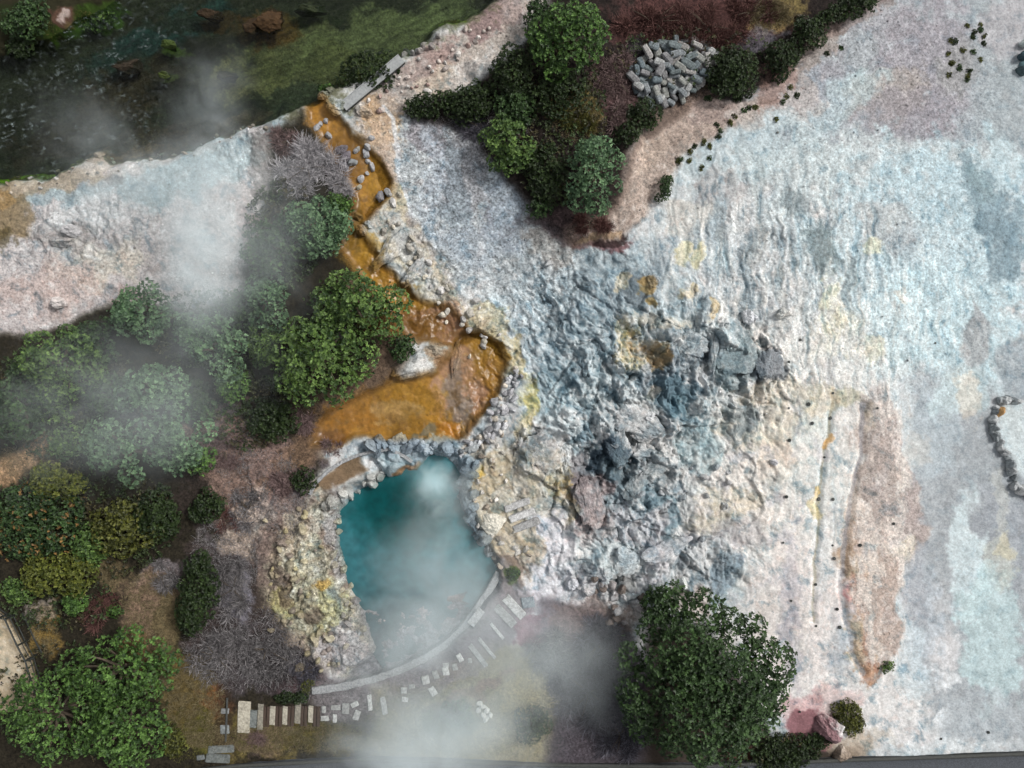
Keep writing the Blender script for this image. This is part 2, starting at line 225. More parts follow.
# lawn and mauve scrub soil right of it
paint(lin([(330,700),(400,692),(450,670),(485,638),(506,608)], 46, 10, 1.), (110,104,107), .92)
paint(pol([(375,690),(420,684),(465,655),(500,640),(535,650),(560,700),(560,750),(540,840),(375,840)], 8), (116,108,84), .95); grain(ell(460,720,100,50), .2); E(420,690,30,10,-15,(110,104,112),.7,.4); E(480,650,40,12,-40,(116,108,116),.85,.3); E(520,700,20,18,0,(128,116,78),.7,.5); E(455,722,26,16,0,(60,70,40),.8,.5); E(470,694,40,4,-28,(112,80,80),.6,.5)
paint(pol([(540,600),(585,606),(625,625),(640,650),(690,800),(560,840),(545,745),(560,700),(530,640)], 8), (62,56,62), .95); grain(ell(590,690,60,80), .3); E(530,632,14,14,0,(112,62,76),.8,.6); E(560,620,30,10,0,(150,138,148),.6,.6); E(590,620,30,14,0,(96,78,72),.7,.7); paint(pol([(650,625),(700,625),(745,690),(775,742),(860,748),(870,840),(640,840)], 10), (54,46,40), .95); E(812,735,24,18,0,(120,78,84),.8,.5); E(850,745,20,10,0,(170,150,130),.8,.6); E(740,755,10,10,0,(100,50,40),.8,.5)
# top scrub
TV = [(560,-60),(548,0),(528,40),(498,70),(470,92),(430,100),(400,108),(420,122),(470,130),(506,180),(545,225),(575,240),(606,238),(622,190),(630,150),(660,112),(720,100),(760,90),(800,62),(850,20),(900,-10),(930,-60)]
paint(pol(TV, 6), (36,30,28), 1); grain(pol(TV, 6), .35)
E(690,20,80,28,0,(74,48,46),.9,.5); E(618,90,24,40,0,(84,62,62),.85,.5); E(690,38,16,14,0,(70,66,74),.7,.5); E(640,58,22,12,0,(70,66,70),.8,.5); E(770,12,26,12,-20,(128,112,66),.85,.6); E(757,38,20,8,-20,(90,88,98),.9,.4); E(575,115,22,22,0,(104,92,48),.7,.6); E(560,225,30,16,20,(72,58,60),.7,.6); E(600,240,26,8,0,(104,60,62),.9,.5); E(560,40,8,40,0,(26,24,18),.7,.4)
paint(lin([(575,236),(612,226),(630,195),(638,160),(660,122),(704,102)], 24, 8, 1.), (104,88,80), .95)
PT2 = [(700,104),(735,98),(775,100),(745,122),(715,135),(690,150),(668,185),(652,205),(640,225),(620,238),(585,240),(570,232),(592,230),(612,215),(626,190),(632,160),(655,130)]
paint(pol(PT2, 5), (164,146,136), .97); grain(pol(PT2, 5), .2); E(720,112,26,12,-20,(140,122,118),.7,.6); E(655,150,10,20,30,(176,156,142),.7,.4); E(675,140,16,10,-20,(150,132,122),.6,.5); E(600,234,20,4,-14,(150,122,92),.9,.3); E(612,240,18,3,-18,(36,24,24),.9,.2); E(745,112,20,10,0,(180,172,168),.7,.5); E(775,80,14,26,20,(128,100,92),.8,.5); E(820,45,30,8,-50,(150,132,122),.8,.5); E(850,22,40,6,-30,(132,112,106),.7,.5)  # thin near-black stroke paints the shadow under the path lip
# ------------------------------------------------------------------ orange water course
STR1 = [(304,100),(320,97),(340,118),(352,135),(366,145),(380,158),(391,178),(386,196),(374,212),(362,224),(364,238),(372,246),(382,262),(400,284),(424,300),(446,308),(462,322),(472,336),(458,346),(440,342),(408,336),(390,318),(372,290),(352,264),(340,246),(348,222),(352,200),(346,180),(332,160),(322,138),(306,118)]
STR2 = [(312,446),(318,424),(336,408),(362,394),(388,382),(394,372),(404,378),(432,372),(452,352),(460,334),(480,330),(498,344),(506,362),(500,386),(488,408),(470,428),(452,441),(428,444),(392,440),(362,436),(340,442)]
for st in (STR1, STR2):
    paint(pol(st, 3, .6), (150,108,42), 1); grain(pol(st, 4), .09); zadd(pol(st, 5, .6), -.35)
for x,y,rx,ry,a,c,o in ((320,112,14,14,0,(196,132,34),.8),(345,150,18,26,-20,(112,76,26),.7),(376,180,12,20,0,(178,134,30),.7),(364,260,14,20,-30,(168,126,22),.7),(370,250,14,12,0,(196,142,26),.8),(350,225,8,22,0,(92,74,26),.8),(405,300,18,10,35,(176,128,30),.8),(395,318,30,14,0,(120,86,22),.7),(418,326,30,14,0,(96,58,20),.85),(410,310,26,5,15,(186,130,104),.6),(450,322,14,14,0,(182,136,112),.95),(452,330,12,10,0,(166,118,94),.8),(483,352,18,20,0,(160,116,20),.8),(480,345,14,10,0,(190,134,30),.6),(486,385,12,20,15,(156,106,28),.7),(454,385,22,36,-5,(190,146,122),.95),(470,400,10,26,10,(178,130,100),.8),(457,402,9,32,-2,(136,132,132),.95),(340,425,26,12,-20,(158,98,28),.8),(370,410,40,14,-12,(178,118,34),.7),(410,396,30,14,0,(168,122,18),.7),(395,412,22,8,0,(188,164,124),.7),(352,400,16,10,-30,(150,104,44),.6),(430,428,24,10,0,(204,136,14),.95),(410,428,16,12,0,(126,92,24),.7),(448,432,10,8,0,(196,112,10),.8),(425,436,11,6,-25,(96,112,122),.95),(380,392,16,8,-20,(150,106,40),.5),(440,350,8,14,30,(150,106,60),.7),(330,440,12,8,0,(120,70,24),.8)):
    c = tuple(.66*v+.22*u for v, u in zip(c, (128,96,62)))
    E(x,y,rx,ry,a,c,o*.9,.6,.6)
for st in (STR1, STR2):
    s_, m_ = pol(st, 3, .6); t_ = (m_*sst(.5,.85,NE[s_])*.5)[..., None]; C[s_] = C[s_]*(1-t_)+np.array((96,66,28), np.float32)*t_
    t_ = (m_*sst(.40,.05,NG[s_])*.3)[..., None]; C[s_] = C[s_]*(1-t_)+np.array((190,150,84), np.float32)*t_
    s_, m_ = lin(st+st[:1], 7, 3, .6); t_ = (m_*.5)[..., None]; C[s_] = C[s_]*(1-t_)+np.array((96,68,34), np.float32)*t_
# ledge and blue grey rim between orange pool and hot pool
paint(pol([(345,448),(372,440),(400,440),(440,446),(470,436),(500,400),(512,372),(524,380),(512,420),(490,446),(476,470),(462,474),(440,466),(395,474),(380,480),(368,452)], 4), (150,158,166), .95, 0); rock(pol([(345,448),(470,436),(512,372),(524,380),(490,446),(462,474),(380,480)], 5), .45)
E(500,420,16,30,20,(176,174,174),.85,.5); E(400,452,34,9,8,(126,142,154),.8,.5); E(450,455,22,12,0,(140,156,166),.8,.5); E(395,468,12,14,0,(140,164,172),.8,.4); E(475,445,14,8,-30,(186,150,116),.7,.5)
paint(pol([(311,492),(324,474),(344,461),(362,455),(366,470),(346,488),(326,494)], 3), (118,98,78), 1); E(355,466,10,8,0,(98,82,64),.6,.5); paint(pol([(393,474),(404,464),(418,460),(418,466),(400,478),(392,480)], 2), (150,112,76), 1)
paint(pol([(326,496),(346,489),(366,472),(378,470),(380,482),(346,498),(336,512),(320,506)], 3), (160,160,158), .95); E(300,455,40,12,-40,(104,80,60),.5,.6)
# pale yellow crust left of the pool
CR = [(262,590),(275,545),(300,505),(322,492),(338,505),(338,545),(345,580),(366,620),(372,650),(352,676),(322,668),(296,640),(276,625)]
paint(pol(CR, 8), (150,138,118), .95); grain(pol(CR, 8), .3); rock(pol(CR, 9), .38); rock(ell(255,520,40,60,0,.5), .3)
E(310,560,40,60,10,(96,82,78),.7,.9); E(310,520,20,14,-30,(196,192,176),.8,.5); E(300,560,22,26,0,(192,184,156),.75,.5); E(312,600,26,30,0,(164,158,132),.75,.6); E(335,610,14,26,0,(176,170,118),.8,.6); E(282,600,12,12,0,(176,168,104),.7,.6); E(324,588,5,6,0,(178,138,64),.9,.4); E(290,592,6,10,0,(80,66,58),.9,.4); E(312,614,6,6,0,(76,64,58),.8,.4); E(345,645,20,20,0,(166,158,162),.8,.6); E(336,550,7,40,-4,(160,158,160),.8,.5); E(350,620,10,10,0,(186,172,156),.8,.5); E(330,655,20,14,0,(156,148,150),.7,.5); E(296,530,10,20,20,(150,128,112),.6,.6); E(290,640,16,8,30,(196,178,156),.7,.6)
# mud flat in the wall's bend
POOL = [(338,512),(348,499),(362,492),(374,485),(379,476),(392,480),(404,474),(418,463),(434,458),(450,462),(460,474),(466,500),(470,524),(480,546),(489,562),(490,572),(474,584),(452,588),(428,594),(404,602),(384,610),(364,606),(352,592),(342,574),(336,545)]
POOLW = [(338,512),(348,499),(362,492),(374,485),(379,476),(392,480),(404,474),(418,463),(434,458),(450,462),(460,474),(466,500),(470,524),(480,546),(489,562),(497,576),(480,606),(462,627),(440,645),(412,661),(384,672),(370,652),(362,620),(352,598),(342,574),(336,545)]
MUD = [(352,590),(364,600),(400,592),(460,576),(486,562),(496,574),(498,582),(480,610),(462,630),(440,648),(412,664),(380,678),(345,686),(352,676),(370,650)]
paint(pol(MUD, 6), (122,120,122), 1); grain(pol(MUD, 5), .22); E(395,625,16,16,0,(176,160,158),.7,.5); E(440,610,20,12,0,(150,134,136),.7,.5); E(470,600,22,10,-40,(92,88,94),.8,.5); E(484,592,12,24,38,(40,46,52),.95,.1); E(456,604,14,4,0,(104,74,62),.7,.5); E(400,655,40,14,-25,(124,124,132),.7,.4)  # darkest ellipse, by the kerb, is the rim's shadow painted on the mud
zadd(pol(MUD, 5, .6), -.80); MS_, MM_ = pol(MUD, 8, .6); Z[MS_] += MM_*.34*fbm(P[MS_]/20, Q[MS_]/15, 491, 4, .6)
zadd(pol([(464,604),(482,584),(492,556),(500,570),(494,584),(478,606)], 3, .3), -.7); zadd(pol(POOL, 11, 1.0), -1.7); paint(pol(POOL, 3, .6), (60,92,90), .9)
E(484,560,7,18,-25,(52,58,66),.7,.3); E(508,573,14,14,0,(82,66,62),.8,.8); E(468,505,7,40,-5,(82,96,108),.9,.5); E(500,600,20,14,-40,(130,122,126),.8,.5); E(512,577,5,4,0,(64,84,24),.9,.4)  # first ellipse paints the shadow inside the pool's right corner
paint(pol([(-80,606),(0,610),(10,620),(30,655),(42,700),(20,712),(-80,720)], 2, .1), (176,158,132), 1); grain(pol([(-80,606),(0,610),(30,655),(42,700),(-80,720)], 4), .06); E(8,662,16,18,0,(196,180,158),.6,.6)
zadd(pol([(-80,606),(0,610),(10,620),(30,655),(42,700),(20,712),(-80,720)], 1.5, .1), .12)
# step face below the tan path lip
zadd(pol([(470,60),(560,80),(640,110),(640,225),(612,238),(580,236),(545,225),(500,170)], 6), .45)

# ------------------------------------------------------------------ relief
fine = fbm(P/5, Q/5, 31, 3, .6); mid = fbm(P/22, Q/22, 32, 4)
Z += .10*mid + .016*fine + .35*fbm(P/160, Q/160, 33, 2)
wx, wy = P+DX*.55, Q+DY*.55
fa, ea = facets(wx/22, wy/22, 41); fb, eb = facets(wx/9, wy/9+7, 42); fd, ed = facets(wx/40+3, wy/40+1, 45); fc, ec = facets(wx/4.2, wy/4.2+3, 44)
rg = ridged(wx/26, wy/26, 43, 4)
rg2 = ridged(wx/11, wy/11, 48, 4, .7)
def billow(x, y, seed, o=5, gain=.55):
    t = 0; k_ = 1.; n = 0
    for k in range(o):
        c, s = math.cos(k*1.3+.4), math.sin(k*1.3+.4)
        t = t + k_*np.abs(perlin((x*c-y*s)*2.1**k, (x*s+y*c)*2.1**k, seed+k*19))*1.7; n += k_; k_ *= gain
    return t/n
bx, by = P+DX*1.0, Q+DY*1.0
bl = billow(bx/44, by/52, 401, 5, .58); bl2 = billow(bx/17+3, by/20, 431, 4, .52)
rockz = 1.75*(bl-.4) + .34*(bl2-.4) + .40*(fd-.5) + .22*(fa-.5) + .08*(fb-.5) - .12*(1-sst(0,.05,ed)) - .06*(1-sst(0,.08,ea))
ux = (P-570)*.80-(Q-330)*.60; uy = (P-570)*.60+(Q-330)*.80
flow = ridged((ux+DX*2)/9, (uy+DY*2)/60, 46, 3)
FW = np.exp(-(((P-580)/80)**2+((Q-345)/85)**2))
vert = ridged((P+DX*2.2)/15, (Q+DY*2)/52, 47, 3, .6)
VW = np.exp(-(((P-750)/110)**2+((Q-280)/110)**2))
edge = sst(-.05, .05, Z*0+1)
fl1 = ridged((ux+DX*2.2)/30, (uy+DY*2.2)/95, 403, 5, .6); fl2 = billow((ux+DX*1.2)/20, (uy+DY*1.2)/58, 441, 4, .58)
Z += RK*rockz + FW*(.85*(fl1-.6)+.5*(fl2-.4)+.15*(fd-.5))
Z += VW*.26*(vert-.6) + .02*sst(.3,.7,NL)*(fb-.5)
crack = ridged((P+DX*1.5)/34, (Q+DY*1.5)/34, 49, 2)
Z -= .12*sst(.93, .985, crack)*np.clip(RK*1.3+FW+VW*.4+.15, 0, 1)
# mineral stain blotches on rocks, crevice shade painted along cracks, fine grain everywhere
m = (RK*sst(.5, .1, NM)*.45)[..., None]; C[:] = C*(1-m)+np.array((104,124,136), np.float32)*m
lc_ = C.mean(2); m = (np.clip(RK+FW*.6,0,1)*sst(.35,.7,.5*NF+.5*NG)*.62*sst(112,168,lc_))[..., None]; C[:] = C*(1-m)+np.array((210,213,216), np.float32)*m
lum = C.mean(2); msl = sst(118, 175, lum)
nD = fbm(P/17+DX/17, Q/17+DY/17, 121, 6, .74); nS = fbm(P/6, Q/26, 122, 5, .7)
up = np.exp(-(((P-800)/190)**2+((Q-280)/150)**2)); nD = nD*(1-.6*up)+nS*.6*up
fs_, fm_ = pol([(905,380),(930,372),(985,382),(1090,396),(1090,820),(1000,745),(940,735),(912,640),(905,540)], 18); FLW = np.zeros((NY, NX), np.float32); FLW[fs_] = fm_
fs_, fm_ = pol([(700,80),(880,-10),(1090,-60),(1090,185),(900,190),(760,150)], 26); FLW[fs_] = np.maximum(FLW[fs_], fm_*.7); msl = msl*(1-.72*FLW)
m = (msl*sst(.03,.36,nD)*.76)[..., None]; C[:] = C*(1-m)+C*np.array((.58,.69,.75), np.float32)*m
m = (msl*sst(.05,.40,-nD)*.5)[..., None]; C[:] = C*(1-m)+np.array((216,219,222), np.float32)*m
pk = fbm(P/13, Q/13, 125, 5, .7); m = (msl*sst(.08,.4,pk)*.35)[..., None]; C[:] = C*(1-m)+C*np.array((1.0,.90,.86), np.float32)*m
l3 = C.mean(2, keepdims=True); C[:] = np.where(msl[..., None] > 0, C+(l3-C)*.08*msl[..., None], C)
st1 = fbm((P+DX)/5.5, (Q+DY)/60, 131, 5, .66); st2 = fbm((P+DX*1.5)/12, (Q+DY*1.5)/90, 132, 4, .6)
uw = np.clip(np.exp(-(((P-790)/170)**2+((Q-300)/130)**2))*1.2+.45*np.exp(-(((P-800)/90)**2+((Q-560)/150)**2)), 0, 1)
m = (msl*uw*np.clip(sst(.02,.35,st1)*.5+sst(.05,.4,st2)*.4, 0, 1)*.95)[..., None]; C[:] = C*(1-m)+C*np.array((.60,.69,.73), np.float32)*m
m = (msl*uw*np.clip(sst(.05,.35,-st1)*.5+sst(.05,.4,-st2)*.35, 0, 1)*1.0)[..., None]; C[:] = C*(1-m)+np.array((228,229,228), np.float32)*m
m = (msl*uw*sst(.12,.40,st2-st1*.4)*.22)[..., None]; C[:] = C*(1-m)+np.array((206,186,168), np.float32)*m
Z -= uw*msl*.05*sst(0,.4,st1)
flw = fbm((P*.94-Q*.34+DX)/34, (P*.34+Q*.94+DY)/4.2, 133, 4, .62); s_, m_ = pol(RIV, 4); C[s_] *= (1+m_*flw[s_]*.45)[..., None]
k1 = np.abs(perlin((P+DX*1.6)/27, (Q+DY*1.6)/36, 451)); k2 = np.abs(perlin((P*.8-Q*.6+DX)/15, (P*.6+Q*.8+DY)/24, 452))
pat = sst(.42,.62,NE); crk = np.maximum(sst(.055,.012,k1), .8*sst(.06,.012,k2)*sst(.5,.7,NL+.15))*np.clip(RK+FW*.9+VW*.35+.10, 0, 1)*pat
Z -= .10*crk; m = (crk*msl*.78)[..., None]; C[:] = C*(1-m)+np.array((66,78,84), np.float32)*m  # dark slate along the carved cracks paints in shade too fine for the grid
ux_ = (P-570)*.80-(Q-330)*.60; uy_ = (P-570)*.60+(Q-330)*.80
fs1 = fbm((ux_+DX*1.6)/7.5, (uy_+DY*1.6)/48, 481, 5, .66); m = (sst(-.04,.28,fs1)*np.clip(FW*1.1+RK*.25,0,1)*.72)[..., None]; C[:] = C*(1-m)+C*np.array((.60,.665,.70), np.float32)*m
blot = sst(.04,.30,fbm(P/16+DX/40, Q/19, 461, 5, .68))*np.clip(RK*.8+FW*.7+VW*.25,0,1); m = (blot*.78)[..., None]; C[:] = C*(1-m)+C*np.array((.57,.65,.69), np.float32)*m
sp = NH*.9 + .5*fbm(P/6, Q/6, 61, 2)
C *= (1 + GR*sp)[..., None]
C *= (1 + .10*fbm(P/11, Q/11, 62, 3))[..., None]
spots = perlin((P*.8-Q*.6)/3.6, (P*.6+Q*.8)/3.6, 63)
m = (sst(.62,.80,spots)*np.clip(GR*3,0,.75))[..., None]; C[:] = C*(1-m)+(C*.45)*m
m = (sst(.60,.80,-spots)*np.clip(GR*2.2,0,.7))[..., None]; C[:] = C*(1-m)+np.clip(C*1.3+14,0,236)*m
wm = (np.exp(-(((P-770)/150)**2+((Q-500)/210)**2))*msl)[..., None]; C *= 1+wm*np.array((.035, .0, -.025), np.float32)
cn = fbm(P/24, Q/30, 471, 5, .68); m = (wm[..., 0]*sst(.05,.35,cn)*.42)[..., None]; C[:] = C*(1-m)+np.array((214,204,198), np.float32)*m
m = (wm[..., 0]*sst(.10,.38,-cn)*.40)[..., None]; C[:] = C*(1-m)+np.array((168,166,176), np.float32)*m
C *= np.array((.992, 1.003, 1.0), np.float32)
C = np.clip(C, 6, 236)
def lin_(c):
    c = np.asarray(c, np.float32)/255.
    return np.where(c <= .04045, c/12.92, ((c+.055)/1.055)**2.4)
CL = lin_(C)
s_, m_ = pol(RIV, 4); CL[s_] *= (1+.9*m_)[..., None]

def hz(px, py):
    i = min(max(int(np.searchsorted(gx, px)), 0), NX-1); j = min(max(int(np.searchsorted(gy, py)), 0), NY-1)
    return float(Z[j, i])
def wp(px, py, z=None, at=0.):
    """ground units -> world point; a thing seen at height `at` stands where that height projects"""
    k = (H-at)/H
    X, Y = (px-512)*S*k, (384-py)*S*k
    return (X, Y, hz(px if not at else X/S+512, py if not at else 384-Y/S) if z is None else z)

# ------------------------------------------------------------------ materials
def mat(name):
    m = bpy.data.materials.new(name); m.use_nodes = True; nt = m.node_tree
    return m, nt, nt.nodes['Principled BSDF']
def N(nt, t, **k):
    n = nt.nodes.new(t)
    for a, v in k.items():
        if a in n.inputs: n.inputs[a].default_value = v
        else: setattr(n, a, v)
    return n
def noise_mix(nt, src, dst, scale, lo, hi, detail=4., coord='Object'):
    tc = N(nt, 'ShaderNodeTexCoord'); no = N(nt, 'ShaderNodeTexNoise', Scale=scale, Detail=detail, Roughness=.65)
    nt.links.new(tc.outputs[coord], no.inputs['Vector'])
    mr = N(nt, 'ShaderNodeMapRange'); mr.inputs[1].default_value = .3; mr.inputs[2].default_value = .7; mr.inputs[3].default_value = lo; mr.inputs[4].default_value = hi
    nt.links.new(no.outputs['Fac'], mr.inputs[0])
    mx = N(nt, 'ShaderNodeMix', data_type='RGBA', blend_type='MULTIPLY'); mx.inputs[0].default_value = 1.
    nt.links.new(src, mx.inputs[6]); nt.links.new(mr.outputs[0], mx.inputs[7]); nt.links.new(mx.outputs[2], dst)
    return no
def attr_mat(name, rough=.9, spec=.3, scale=9., lo=.78, hi=1.22, bump=.4, bdist=.03, transl=0.):
    m, nt, p = mat(name)
    a = N(nt, 'ShaderNodeAttribute', attribute_name='col')
    no = noise_mix(nt, a.outputs['Color'], p.inputs['Base Color'], scale, lo, hi)
    p.inputs['Roughness'].default_value = rough; p.inputs['Specular IOR Level'].default_value = spec
    if bump:
        b = N(nt, 'ShaderNodeBump', Strength=bump, Distance=bdist); nt.links.new(no.outputs['Fac'], b.inputs['Height']); nt.links.new(b.outputs[0], p.inputs['Normal'])
    if transl:
        t = N(nt, 'ShaderNodeBsdfTranslucent'); mx = N(nt, 'ShaderNodeMixShader'); mx.inputs[0].default_value = transl
        nt.links.new(a.outputs['Color'], t.inputs['Color']); nt.links.new(p.outputs[0], mx.inputs[1]); nt.links.new(t.outputs[0], mx.inputs[2])
        nt.links.new(mx.outputs[0], nt.nodes['Material Output'].inputs['Surface'])
    return m
def ground_mat():
    m, nt, p = mat('mineral_ground')
    at = N(nt, 'ShaderNodeAttribute', attribute_name='col'); tc = N(nt, 'ShaderNodeTexCoord')
    def noise(s, d): 
        n = N(nt, 'ShaderNodeTexNoise', Scale=s, Detail=d, Roughness=.7); nt.links.new(tc.outputs['Object'], n.inputs['Vector']); return n.outputs['Fac']
    def math_(op, x, y=None, z=None, cl=False):
        n = N(nt, 'ShaderNodeMath', operation=op); n.use_clamp = cl
        for k, v in enumerate((x, y, z)):
            if v is None: continue
            if isinstance(v, (int, float)): n.inputs[k].default_value = v
            else: nt.links.new(v, n.inputs[k])
        return n.outputs[0]
    n1, n2, n3 = noise(9., 4.), noise(3.6, 5.), noise(7., 2.)
    s = math_('ADD', math_('MULTIPLY', math_('SUBTRACT', n1, .5), 9.), math_('MULTIPLY', math_('SUBTRACT', n2, .5), 5.))
    f = math_('MULTIPLY_ADD', s, math_('ADD', at.outputs['Alpha'], .05), 1.)
    dk = N(nt, 'ShaderNodeMapRange', interpolation_type='SMOOTHSTEP'); dk.inputs[1].default_value = .38; dk.inputs[2].default_value = .28; nt.links.new(n3, dk.inputs[0])
    f = math_('MULTIPLY', f, math_('SUBTRACT', 1., math_('MULTIPLY', dk.outputs[0], math_('MULTIPLY', at.outputs['Alpha'], 2.2, None, True))))
    f = math_('MAXIMUM', f, .25)
    mx = N(nt, 'ShaderNodeMix', data_type='RGBA', blend_type='MULTIPLY'); mx.inputs[0].default_value = 1.; mx.clamp_result = False
    nt.links.new(at.outputs['Color'], mx.inputs[6]); nt.links.new(f, mx.inputs[7]); nt.links.new(mx.outputs[2], p.inputs['Base Color'])
    p.inputs['Roughness'].default_value = .93; p.inputs['Specular IOR Level'].default_value = .2
    bp = N(nt, 'ShaderNodeBump', Strength=.4, Distance=.03); nt.links.new(n1, bp.inputs['Height']); nt.links.new(bp.outputs[0], p.inputs['Normal'])
    return m
M_GROUND = ground_mat()
M_WET = attr_mat('wet_algae', .35, .4, 5., .8, 1.2, .25, .02)
M_LEAF = attr_mat('leaf', .5, .35, 3., .8, 1.2, 0, 0, .22)
M_TWIG = attr_mat('twig', .9, .2, 4., .8, 1.2, 0)
M_ROCK = attr_mat('rock', .88, .3, 6., .6, 1.35, .7, .05)
M_MASON = attr_mat('cut_stone', .9, .2, 9., .5, 1.4, .6, .03)
def plain(name, c, rough=.8, scale=10., lo=.75, hi=1.25, bump=.3):
    m, nt, p = mat(name)
    rgb = N(nt, 'ShaderNodeRGB'); rgb.outputs[0].default_value = (*[float(v) for v in lin_(c)], 1)
    no = noise_mix(nt, rgb.outputs[0], p.inputs['Base Color'], scale, lo, hi); p.inputs['Roughness'].default_value = rough
    b = N(nt, 'ShaderNodeBump', Strength=bump, Distance=.02); nt.links.new(no.outputs['Fac'], b.inputs['Height']); nt.links.new(b.outputs[0], p.inputs['Normal'])
    return m
M_BARK = plain('bark', (84,74,62), .9, 14., .6, 1.3); M_WOOD = plain('weathered_wood', (150,153,154), .8, 8., .8, 1.2); M_WOODD = plain('dark_timber', (62,64,62), .8, 8.)
M_ASPH = plain('asphalt', (70,74,80), .9, 16., .55, 1.5, .4); M_RAIL = plain('railing_paint', (40,44,42), .5, 9.); M_KERB = plain('kerb_stone', (146,148,150), .88, 9., .55, 1.35)

# ------------------------------------------------------------------ meshes
def tag(o, label=None, cat=None, group=None, kind=None):
    if label: o['label'] = label
    if cat: o['category'] = cat
    if group: o['group'] = group
    if kind: o['kind'] = kind
    return o
def link(o, parent=None):
    COL.objects.link(o)
    if parent: o.parent = parent
    return o
def mesh(name, V, F, m, col=None, smooth=False, parent=None, loc=(0,0,0)):
    me = bpy.data.meshes.new(name)
    V = np.asarray(V, np.float32).reshape(-1, 3)
    if isinstance(F, np.ndarray):
        k = F.shape[1]; n = len(F)
        me.vertices.add(len(V)); me.vertices.foreach_set('co', V.ravel())
        me.loops.add(n*k); me.loops.foreach_set('vertex_index', F.astype(np.int32).ravel())
        me.polygons.add(n); me.polygons.foreach_set('loop_start', np.arange(0, n*k, k, dtype=np.int32))
        try: me.polygons.foreach_set('loop_total', np.full(n, k, np.int32))
        except Exception: pass
        me.update(calc_edges=True)
    else:
        me.from_pydata([tuple(map(float, v)) for v in V], [], F); me.update()
    if col is not None:
        a = me.color_attributes.new('col', 'FLOAT_COLOR', 'POINT')
        c = np.ones((len(V), 4), np.float32); cv = np.asarray(col, np.float32); c[:, :(cv.shape[-1])] = cv
        a.data.foreach_set('color', c.ravel())
    me.polygons.foreach_set('use_smooth', np.full(len(me.polygons), smooth))
    me.materials.append(m)
    o = bpy.data.objects.new(name, me); o.location = loc
    return link(o, parent)
def empty(name, loc, label, cat, group=None, rz=0):
    o = bpy.data.objects.new(name, None); o.location = loc; o.rotation_euler[2] = rz; o.empty_display_size = .3
    return tag(link(o), label, cat, group)
# ground sheet
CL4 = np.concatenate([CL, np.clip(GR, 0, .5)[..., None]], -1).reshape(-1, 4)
jj, ii = np.meshgrid(np.arange(NY-1), np.arange(NX-1), indexing='ij')
q0 = (jj*NX+ii).ravel()
FQ = np.stack([q0, q0+NX, q0+NX+1, q0+1], 1)
GV = np.stack([(P-512)*S, (384-Q)*S, Z], -1).reshape(-1, 3)
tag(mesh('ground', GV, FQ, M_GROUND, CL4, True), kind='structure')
def patch(name, sms, m, dz=.004, thr=.5, kind='structure'):
    K = np.zeros((NY, NX), np.float32)
    for s, mm in sms: K[s] = np.maximum(K[s], mm)
    kf = np.minimum.reduce([K[:-1,:-1], K[1:,:-1], K[1:,1:], K[:-1,1:]]).ravel() > thr
    f = FQ[kf]; used, inv = np.unique(f, return_inverse=True)
    v = GV[used].copy(); v[:, 2] += dz
    return tag(mesh(name, v, inv.reshape(-1, 4), m, CL4[used], True), kind=kind)
patch('stream', [pol(STR1, 3, .6), pol(STR2, 3, .6)], M_WET)
patch('path', [pol(PTH, 5)], M_GROUND)
# water sheets
def water(name, tintc, foam, z, poly, grow):
    s, mm = pol(poly, grow, 0); K = mm > .02
    x, y = P[s], Q[s]; n0, n1 = x.shape
    V = np.stack([(x-512)*S, (384-y)*S, np.full(x.shape, z, np.float32)], -1).reshape(-1, 3)
    j, i = np.meshgrid(np.arange(n0-1), np.arange(n1-1), indexing='ij'); b = (j*n1+i)
    k = K[:-1,:-1] & K[1:,:-1] & K[1:,1:] & K[:-1,1:]
    b = b[k]; F = np.stack([b, b+n1, b+n1+1, b+1], 1)
    used, inv = np.unique(F, return_inverse=True)
    return x, y, V[used], inv.reshape(-1, 4), used
M_RIV, nt, p = mat('river_water')
for n in list(nt.nodes):
    if n.type == 'BSDF_PRINCIPLED': nt.nodes.remove(n)
tr = N(nt, 'ShaderNodeBsdfTransparent'); tr.inputs[0].default_value = (.72, .80, .72, 1)
gl = N(nt, 'ShaderNodeBsdfGlossy', Roughness=.12); fr = N(nt, 'ShaderNodeFresnel', IOR=1.33)
tc = N(nt, 'ShaderNodeTexCoord'); mp = N(nt, 'ShaderNodeMapping'); mp.inputs['Rotation'].default_value = (0, 0, R(-18)); mp.inputs['Scale'].default_value = (1.4, 2.6, 1)
no = N(nt, 'ShaderNodeTexNoise', Scale=1.6, Detail=4., Roughness=.6); nt.links.new(tc.outputs['Object'], mp.inputs[0]); nt.links.new(mp.outputs[0], no.inputs['Vector'])
bp = N(nt, 'ShaderNodeBump', Strength=.8, Distance=.10); nt.links.new(no.outputs['Fac'], bp.inputs['Height']); nt.links.new(bp.outputs[0], gl.inputs['Normal']); nt.links.new(bp.outputs[0], fr.inputs['Normal'])
mx = N(nt, 'ShaderNodeMixShader'); nt.links.new(fr.outputs[0], mx.inputs[0]); nt.links.new(tr.outputs[0], mx.inputs[1]); nt.links.new(gl.outputs[0], mx.inputs[2])
at = N(nt, 'ShaderNodeAttribute', attribute_name='col'); df = N(nt, 'ShaderNodeBsdfDiffuse'); df.inputs[0].default_value = (.36, .43, .44, 1)
m2 = N(nt, 'ShaderNodeMixShader'); nt.links.new(at.outputs['Fac'], m2.inputs[0]); nt.links.new(mx.outputs[0], m2.inputs[1]); nt.links.new(df.outputs[0], m2.inputs[2])
nt.links.new(m2.outputs[0], nt.nodes['Material Output'].inputs['Surface'])
x, y, V, F, used = water('river', None, None, -.62, RIV, 14)
rx_, ry_ = (x*.94-y*.34), (x*.34+y*.94)
